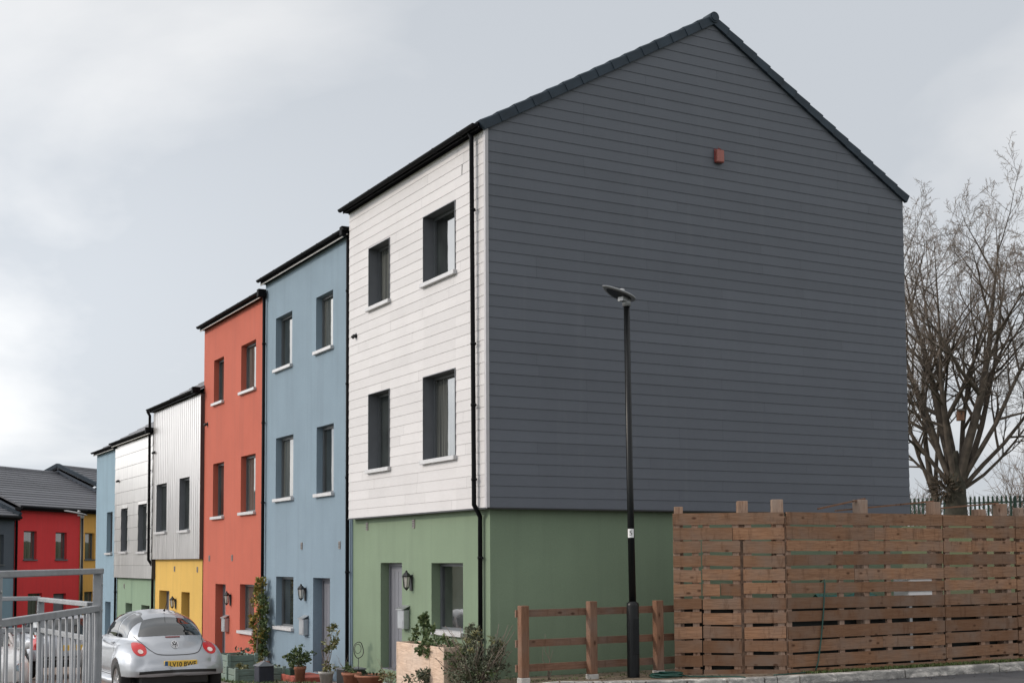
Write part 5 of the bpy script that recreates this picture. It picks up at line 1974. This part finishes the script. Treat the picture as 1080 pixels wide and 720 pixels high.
tips = [(rr.uniform(-0.6, 0.5), rr.uniform(-0.5, 0.35), rr.uniform(0.45, 0.98)) for _ in range(46)]
stems(t, 'stem', M['twig'], (0, 0, 0), tips + [(0.62, 0.05, 0.55)], 0.012, 8, 0.06)
foliage(t, 'foliage', M['leaf_grey'], [((-0.24, -0.02, 0.30), (0.32, 0.32, 0.28)), ((0.10, -0.1, 0.26), (0.36, 0.34, 0.26)), ((-0.06, 0.0, 0.55), (0.26, 0.26, 0.22)), ((0.30, -0.05, 0.48), (0.16, 0.18, 0.24)), ((-0.02, 0.1, 0.80), (0.10, 0.12, 0.16))], 620, 0.05, 23, 0.22)
foliage(t, 'foliage', M['leaf_olive'], [((0.11 * k - 0.3, -0.05, 0.50 + 0.10 * (k % 4)), (0.20, 0.2, 0.2)) for k in range(6)], 70, 0.045, 24, 0.22)
foliage(t, 'foliage', M['leaf_dark'], [((-0.30, 0.1, 0.50), (0.2, 0.2, 0.14)), ((0.0, 0.0, 0.2), (0.4, 0.36, 0.16))], 160, 0.05, 25)
# low white bench by the coral door
t = thing('garden_bench', 'low white plank bench in front of the coral house door', 'bench', gp(-0.78, 11.6, 0.0))
mb = MB(); mb.cbox(-0.19, -0.42, 0.40, 0.19, 0.42, 0.45, 0.006); mb.build('seat', M['white'], t, local=True)
for y in (-0.34, 0.34):
    mb = MB(); mb.cbox(-0.16, y - 0.03, 0.0, 0.16, y + 0.03, 0.40, 0.005); mb.build('leg', M['grey_trim'], t, local=True)


def grass(name, area, n, h, seed, label=None):
    rnd = random.Random(seed)
    mb = MB()
    for _ in range(n):
        x, y, z = area(rnd)
        for k in range(3):
            a = rnd.uniform(0, 6.28); l = h * rnd.uniform(0.5, 1.2)
            p = Vector((x + rnd.uniform(-.03, .03), y + rnd.uniform(-.03, .03), z))
            d = Vector((math.cos(a) * 0.5, math.sin(a) * 0.5, 1.0)).normalized()
            s = Vector((-math.sin(a), math.cos(a), 0)) * 0.006
            m_ = p + d * l * 0.6; e = p + d * l + Vector((math.cos(a), math.sin(a), -0.3)) * l * 0.3
            mb.mesh([p - s, p + s, m_ + s * 0.7, m_ - s * 0.7, e], [(0, 1, 2, 3), (3, 2, 4)])
    return mb.build(name, M['grass_blade'], None, kind='stuff')


def gar(rnd):
    y = rnd.uniform(2.5, 12.0)
    x = -1.5 + rnd.random() ** 2 * 1.0
    return x, y, street(y) + 0.01
grass('grass_tufts', gar, 900, 0.09, 31)
def ver(rnd):
    x = rnd.uniform(4.2, 12); y = rnd.uniform(-2.5, -2.22)
    return x, y, verge_z(x, y)
grass('verge_grass', ver, 1500, 0.05, 32)
def ver2(rnd):
    x = rnd.uniform(0.2, 3.0); y = rnd.uniform(-1.3, 0.1)
    return x, y, verge_z(x, y) - 0.01
grass('wall_foot_grass', ver2, 160, 0.045, 33)
t = thing('sapling', 'thin bare sapling behind the low rail fence', 'sapling', (0.62, -0.75, 0.12))
stems(t, 'stem', M['twig'], (0, 0, 0), [(0.02, 0, 0.62), (-0.10, 0, 0.50), (0.09, 0.02, 0.46), (-0.04, 0.03, 0.7)], 0.008, 9, 0.04)


# ------------------------------------------------------------------ bare trees beyond the bank
def bare_tree(name, label, cat, loc, h, r0, limbs, seed, trunk_h, levels=4, spread=1.0, twig_r=0.010, group=None, kids=(7, 7, 6, 5), mats=('bark', 'bark', 'twig')):
    t = thing(name, label, cat, loc, 0, group)
    rnd = random.Random(seed)
    parts = [MB(), MB(), MB()]

    def branch(p, d, L, r, lev):
        n = 7 if lev <= 1 else 5
        pts = [p]
        q = p; dd = d
        wob = (0.10, 0.13, 0.20, 0.26, 0.3)[min(lev, 4)]
        trop = (0.07, 0.05, 0.07, 0.06, 0.03)[min(lev, 4)]
        for i in range(n):
            dd = (dd + rvec(rnd) * wob + Vector((0, 0, trop))).normalized()
            q = q + dd * (L / n)
            pts.append(q)
        rs = [max(twig_r * 0.6, r * (1 - 0.93 * (i / n))) for i in range(n + 1)]
        mbx = parts[1] if lev <= 2 else parts[2]
        mbx.tube(pts, rs, 8 if lev <= 1 else (5 if lev == 2 else 3), caps=False)
        if lev >= levels: return
        k = kids[min(lev, len(kids) - 1)]
        for i in range(k):
            f = 0.22 + 0.76 * (i + rnd.random()) / k
            fi = f * n
            i0 = min(int(fi), n - 1)
            bp = pts[i0].lerp(pts[i0 + 1], fi - i0)
            ax = (pts[i0 + 1] - pts[i0]).normalized()
            s = ax.cross(rvec(rnd)).normalized()
            ang = rnd.uniform(0.5, 1.15)
            nd = (ax * math.cos(ang) + s * math.sin(ang)).normalized()
            cl = L * rnd.uniform(0.34, 0.58) * (1.12 - 0.5 * f)
            branch(bp, nd, cl, max(twig_r, rs[i0] * 0.62), lev + 1)

    # trunk with root flare, lumpy
    tp = [Vector((0, 0, -0.4)), Vector((0, 0, 0.0)), Vector((0.03, 0, trunk_h * 0.3)), Vector((0.05, 0, trunk_h * 0.65)), Vector((0.06, 0.0, trunk_h)), Vector((0.07, 0.0, trunk_h * 1.35))]
    parts[0].tube(tp, [r0 * 1.5, r0 * 1.25, r0 * 1.0, r0 * 0.92, r0 * 0.72, r0 * 0.25], 14)
    for (z, ax, ay, L, rr_) in limbs:
        d = Vector((ax, ay, 1.0)).normalized()
        branch(Vector((0.05 + ax * r0 * 0.7, ay * r0 * 0.7, z)), d, L * h, rr_ * r0, 0)
    parts[0].build('trunk', M['mossy_bark'], t, local=True)
    parts[1].build('limbs', M[mats[1]], t, local=True)
    parts[2].build('twigs', M[mats[2]], t, local=True)
    return t


def lean(k, depth=0.0):
    """horizontal lean k to the right of the photograph's view, depth away from it"""
    return (0.876 * k + 0.481 * depth, -0.483 * k + 0.876 * depth)


def limb(z, k, dp_, L, rr_):
    a, b = lean(k, dp_)
    return (z, a, b, L, rr_)


TX, TY = 25.87, 14.5
TZ = gz(TX, TY) - 0.03
tr = bare_tree('bare_tree', 'large bare many-limbed tree rising behind the slatted fence, right of the gable', 'tree', (TX, TY, TZ), 8.7, 0.36,
          [limb(1.1, -0.07, 0.1, 1.02, 0.50), limb(1.2, 0.18, -0.1, 1.02, 0.52), limb(1.3, -0.28, 0.25, 0.96, 0.34), limb(1.2, 0.43, 0.1, 0.97, 0.36),
           limb(1.5, 0.05, 0.3, 1.0, 0.34), limb(1.4, -0.45, -0.05, 0.86, 0.28), limb(1.4, 0.30, 0.3, 0.98, 0.30), limb(1.5, 0.68, -0.2, 0.92, 0.28),
           limb(1.5, -0.18, -0.25, 0.94, 0.30), limb(1.3, 1.00, 0.1, 0.84, 0.24), limb(1.2, -1.00, 0.15, 0.55, 0.16), limb(1.3, 1.44, 0.3, 0.66, 0.18), limb(1.4, -0.69, 0.2, 0.72, 0.22)],
          12, 1.9, 4, twig_r=0.0072, kids=(10, 7, 5, 5))
rnd = random.Random(77)
mb = MB()
for _ in range(620):
    v = rvec(rnd)
    p = Vector((*lean(-0.30), 1.25)) + Vector((v.x * 0.6, v.y * 0.5, v.z * 0.45)) * rnd.uniform(0.2, 1.0)
    d = (v + rvec(rnd) * 0.7)
    leaf(mb, p, d, rvec(rnd), rnd.uniform(0.14, 0.28), 0.022)
mb.build('ivy', M['ivy_brown'], tr, local=True)
bare_tree('bare_tree', 'slim bare tree close to the gable edge, left of the large bare tree', 'tree', (26.9, 16.4, gz(26.9, 16.4) - 0.03), 7.2, 0.14,
          [limb(0.9, -0.10, 0.0, 1.0, 0.85), limb(1.0, -0.30, 0.1, 0.8, 0.6), limb(1.2, 0.1, 0.1, 0.85, 0.6)], 21, 1.2, 4, twig_r=0.009, kids=(8, 6, 5, 3))
mb = MB()
mb.cbox(-0.11, -0.11, -0.18, 0.11, 0.11, 0.16, 0.01)
t = thing('bird_box', 'small red-brown bird box high on the big bare tree', 'bird box', (25.62, 13.95, 6.75), R(-30))
mb.build('body', M['post_red'], t, local=True)
mb = MB(); mb.obox((0, -0.02, 0.19), ((1, 0, 0), (0, 1, 0.3), (0, -0.3, 1)), (0.13, 0.15, 0.012)); mb.build('roof', M['bark'], t, local=True)
mb = MB(); mb.tube([(0, -0.111, 0.05), (0, -0.12, 0.05)], 0.028, 10); mb.build('hole', M['black'], t, local=True)

# palisade fence on the bank
PA, PB = Vector((25.2, 19.4, 0)), Vector((30.9, 9.0, 0))
PL = (PB - PA).length
t = thing('palisade_fence', 'dark green steel palisade fence on the bank behind the big bare tree', 'fence', (PA.x, PA.y, 0), math.atan2(PB.y - PA.y, PB.x - PA.x))
ptop = 4.10
mb = MB()
n = int(PL / 0.152)
pd = (PB - PA).normalized()
for k in range(n):
    x = k * 0.152
    w = PA + pd * x
    zb_ = gz(w.x, w.y) - 0.15
    zt_ = ptop
    pts = [(x - 0.034, 0.0, zb_), (x + 0.034, 0.0, zb_), (x + 0.034, 0.0, zt_ - 0.10), (x + 0.02, 0.0, zt_), (x, 0.0, zt_ - 0.05), (x - 0.02, 0.0, zt_), (x - 0.034, 0.0, zt_ - 0.10)]
    q = [(a, b + 0.012, c) for a, b, c in pts]
    mb.mesh(pts + q, [tuple(reversed(range(7)))] + [tuple(range(7, 14))] + [(i, (i + 1) % 7, 7 + (i + 1) % 7, 7 + i) for i in range(7)])
mb.build('pale_panel', M['palisade'], t, local=True)
for z in (3.35, 3.85):
    mb = MB(); mb.box(0, 0.014, z - 0.025, PL, 0.055, z + 0.025); mb.build('rail', M['palisade'], t, local=True)
x = 0.7
while x < PL:
    w = PA + pd * x
    mb = MB(); mb.box(x - 0.05, 0.056, gz(w.x, w.y) - 0.2, x + 0.05, 0.15, ptop - 0.08); mb.build('post', M['palisade'], t, local=True)
    x += 2.75

# scrub behind the palisade
def scrub(loc, label, w, h, n, seed, mat='scrub'):
    t = thing('bare_shrub', label, 'shrub', loc, 0, 'bare scrub behind the palisade')
    rnd = random.Random(seed)
    mb = MB()
    for _ in range(n):
        a = rnd.uniform(0, 6.28)
        b = Vector((rnd.uniform(-.5, .5) * w, rnd.uniform(-.3, .3) * w, -0.1))
        L = h * rnd.uniform(0.5, 1.05)
        d = Vector((math.cos(a) * 0.4, math.sin(a) * 0.4, 1)).normalized()
        pts = [b]
        for i in range(5):
            d = (d + rvec(rnd) * 0.22).normalized()
            pts.append(pts[-1] + d * L / 5)
        mb.tube(pts, [0.016, 0.014, 0.011, 0.009, 0.007, 0.004], 4, caps=False)
        for j in range(7):
            i = rnd.randint(1, 4)
            p = pts[i]; dd = (d + rvec(rnd) * 1.1).normalized()
            e1 = p + dd * L * 0.14; e2 = e1 + (dd + rvec(rnd) * 0.5) * L * 0.14
            mb.tube([p, e1, e2], [0.008, 0.006, 0.004], 3, caps=False)
    mb.build('branches', M[mat], t, local=True)


for k, (x, y, w, h, n, lb) in enumerate(((28.6, 18.8, 2.2, 2.0, 60, 'low tangled bare scrub by the gable edge, behind the palisade'),
                                         (30.6, 16.6, 2.6, 1.5, 60, 'low bare scrub behind the trunk of the big tree'),
                                         (33.3, 17.4, 2.4, 3.6, 70, 'taller pale bare scrub right of the big tree'),
                                         (35.4, 15.2, 2.6, 2.6, 70, 'bare scrub at the right edge behind the palisade'))):
    scrub((x, y, gz(x, y) - 0.03), lb, w, h, n, 50 + k)


# ------------------------------------------------------------------ grit and dead leaves lying along the kerb and walls
def litter(name, spot, n, size, mat, seed):
    rnd = random.Random(seed)
    mb = MB()
    for _ in range(n):
        x, y, z = spot(rnd)
        a = rnd.uniform(0, 6.28); l = size * rnd.uniform(0.4, 1.3)
        d = Vector((math.cos(a), math.sin(a), rnd.uniform(-0.1, 0.35)))
        leaf(mb, Vector((x, y, z + 0.006)), d, Vector((0, 0, 1)), l, l * 0.4)
    return mb.build(name, M[mat], None, kind='stuff')


def along_kerb(rnd):
    x = rnd.uniform(1.5, 12.0)
    return x, -2.80 - rnd.random() ** 2 * 0.5, street(-2.9) + 0.014
litter('dead_leaves', along_kerb, 500, 0.035, 'ivy_brown', 61)


def on_verge(rnd):
    x = rnd.uniform(0.3, 9.0); y = rnd.uniform(-2.3, -0.9) if x < 3 else rnd.uniform(-2.5, -2.25)
    return x, y, verge_z(x, y)
litter('verge_litter', on_verge, 500, 0.04, 'ivy_brown', 62)


def by_houses(rnd):
    y = rnd.uniform(0.3, 12.5)
    return -rnd.random() ** 1.5 * 1.5 + 0.05, y, street(y) + 0.02
litter('path_litter', by_houses, 500, 0.04, 'ivy_brown', 63)
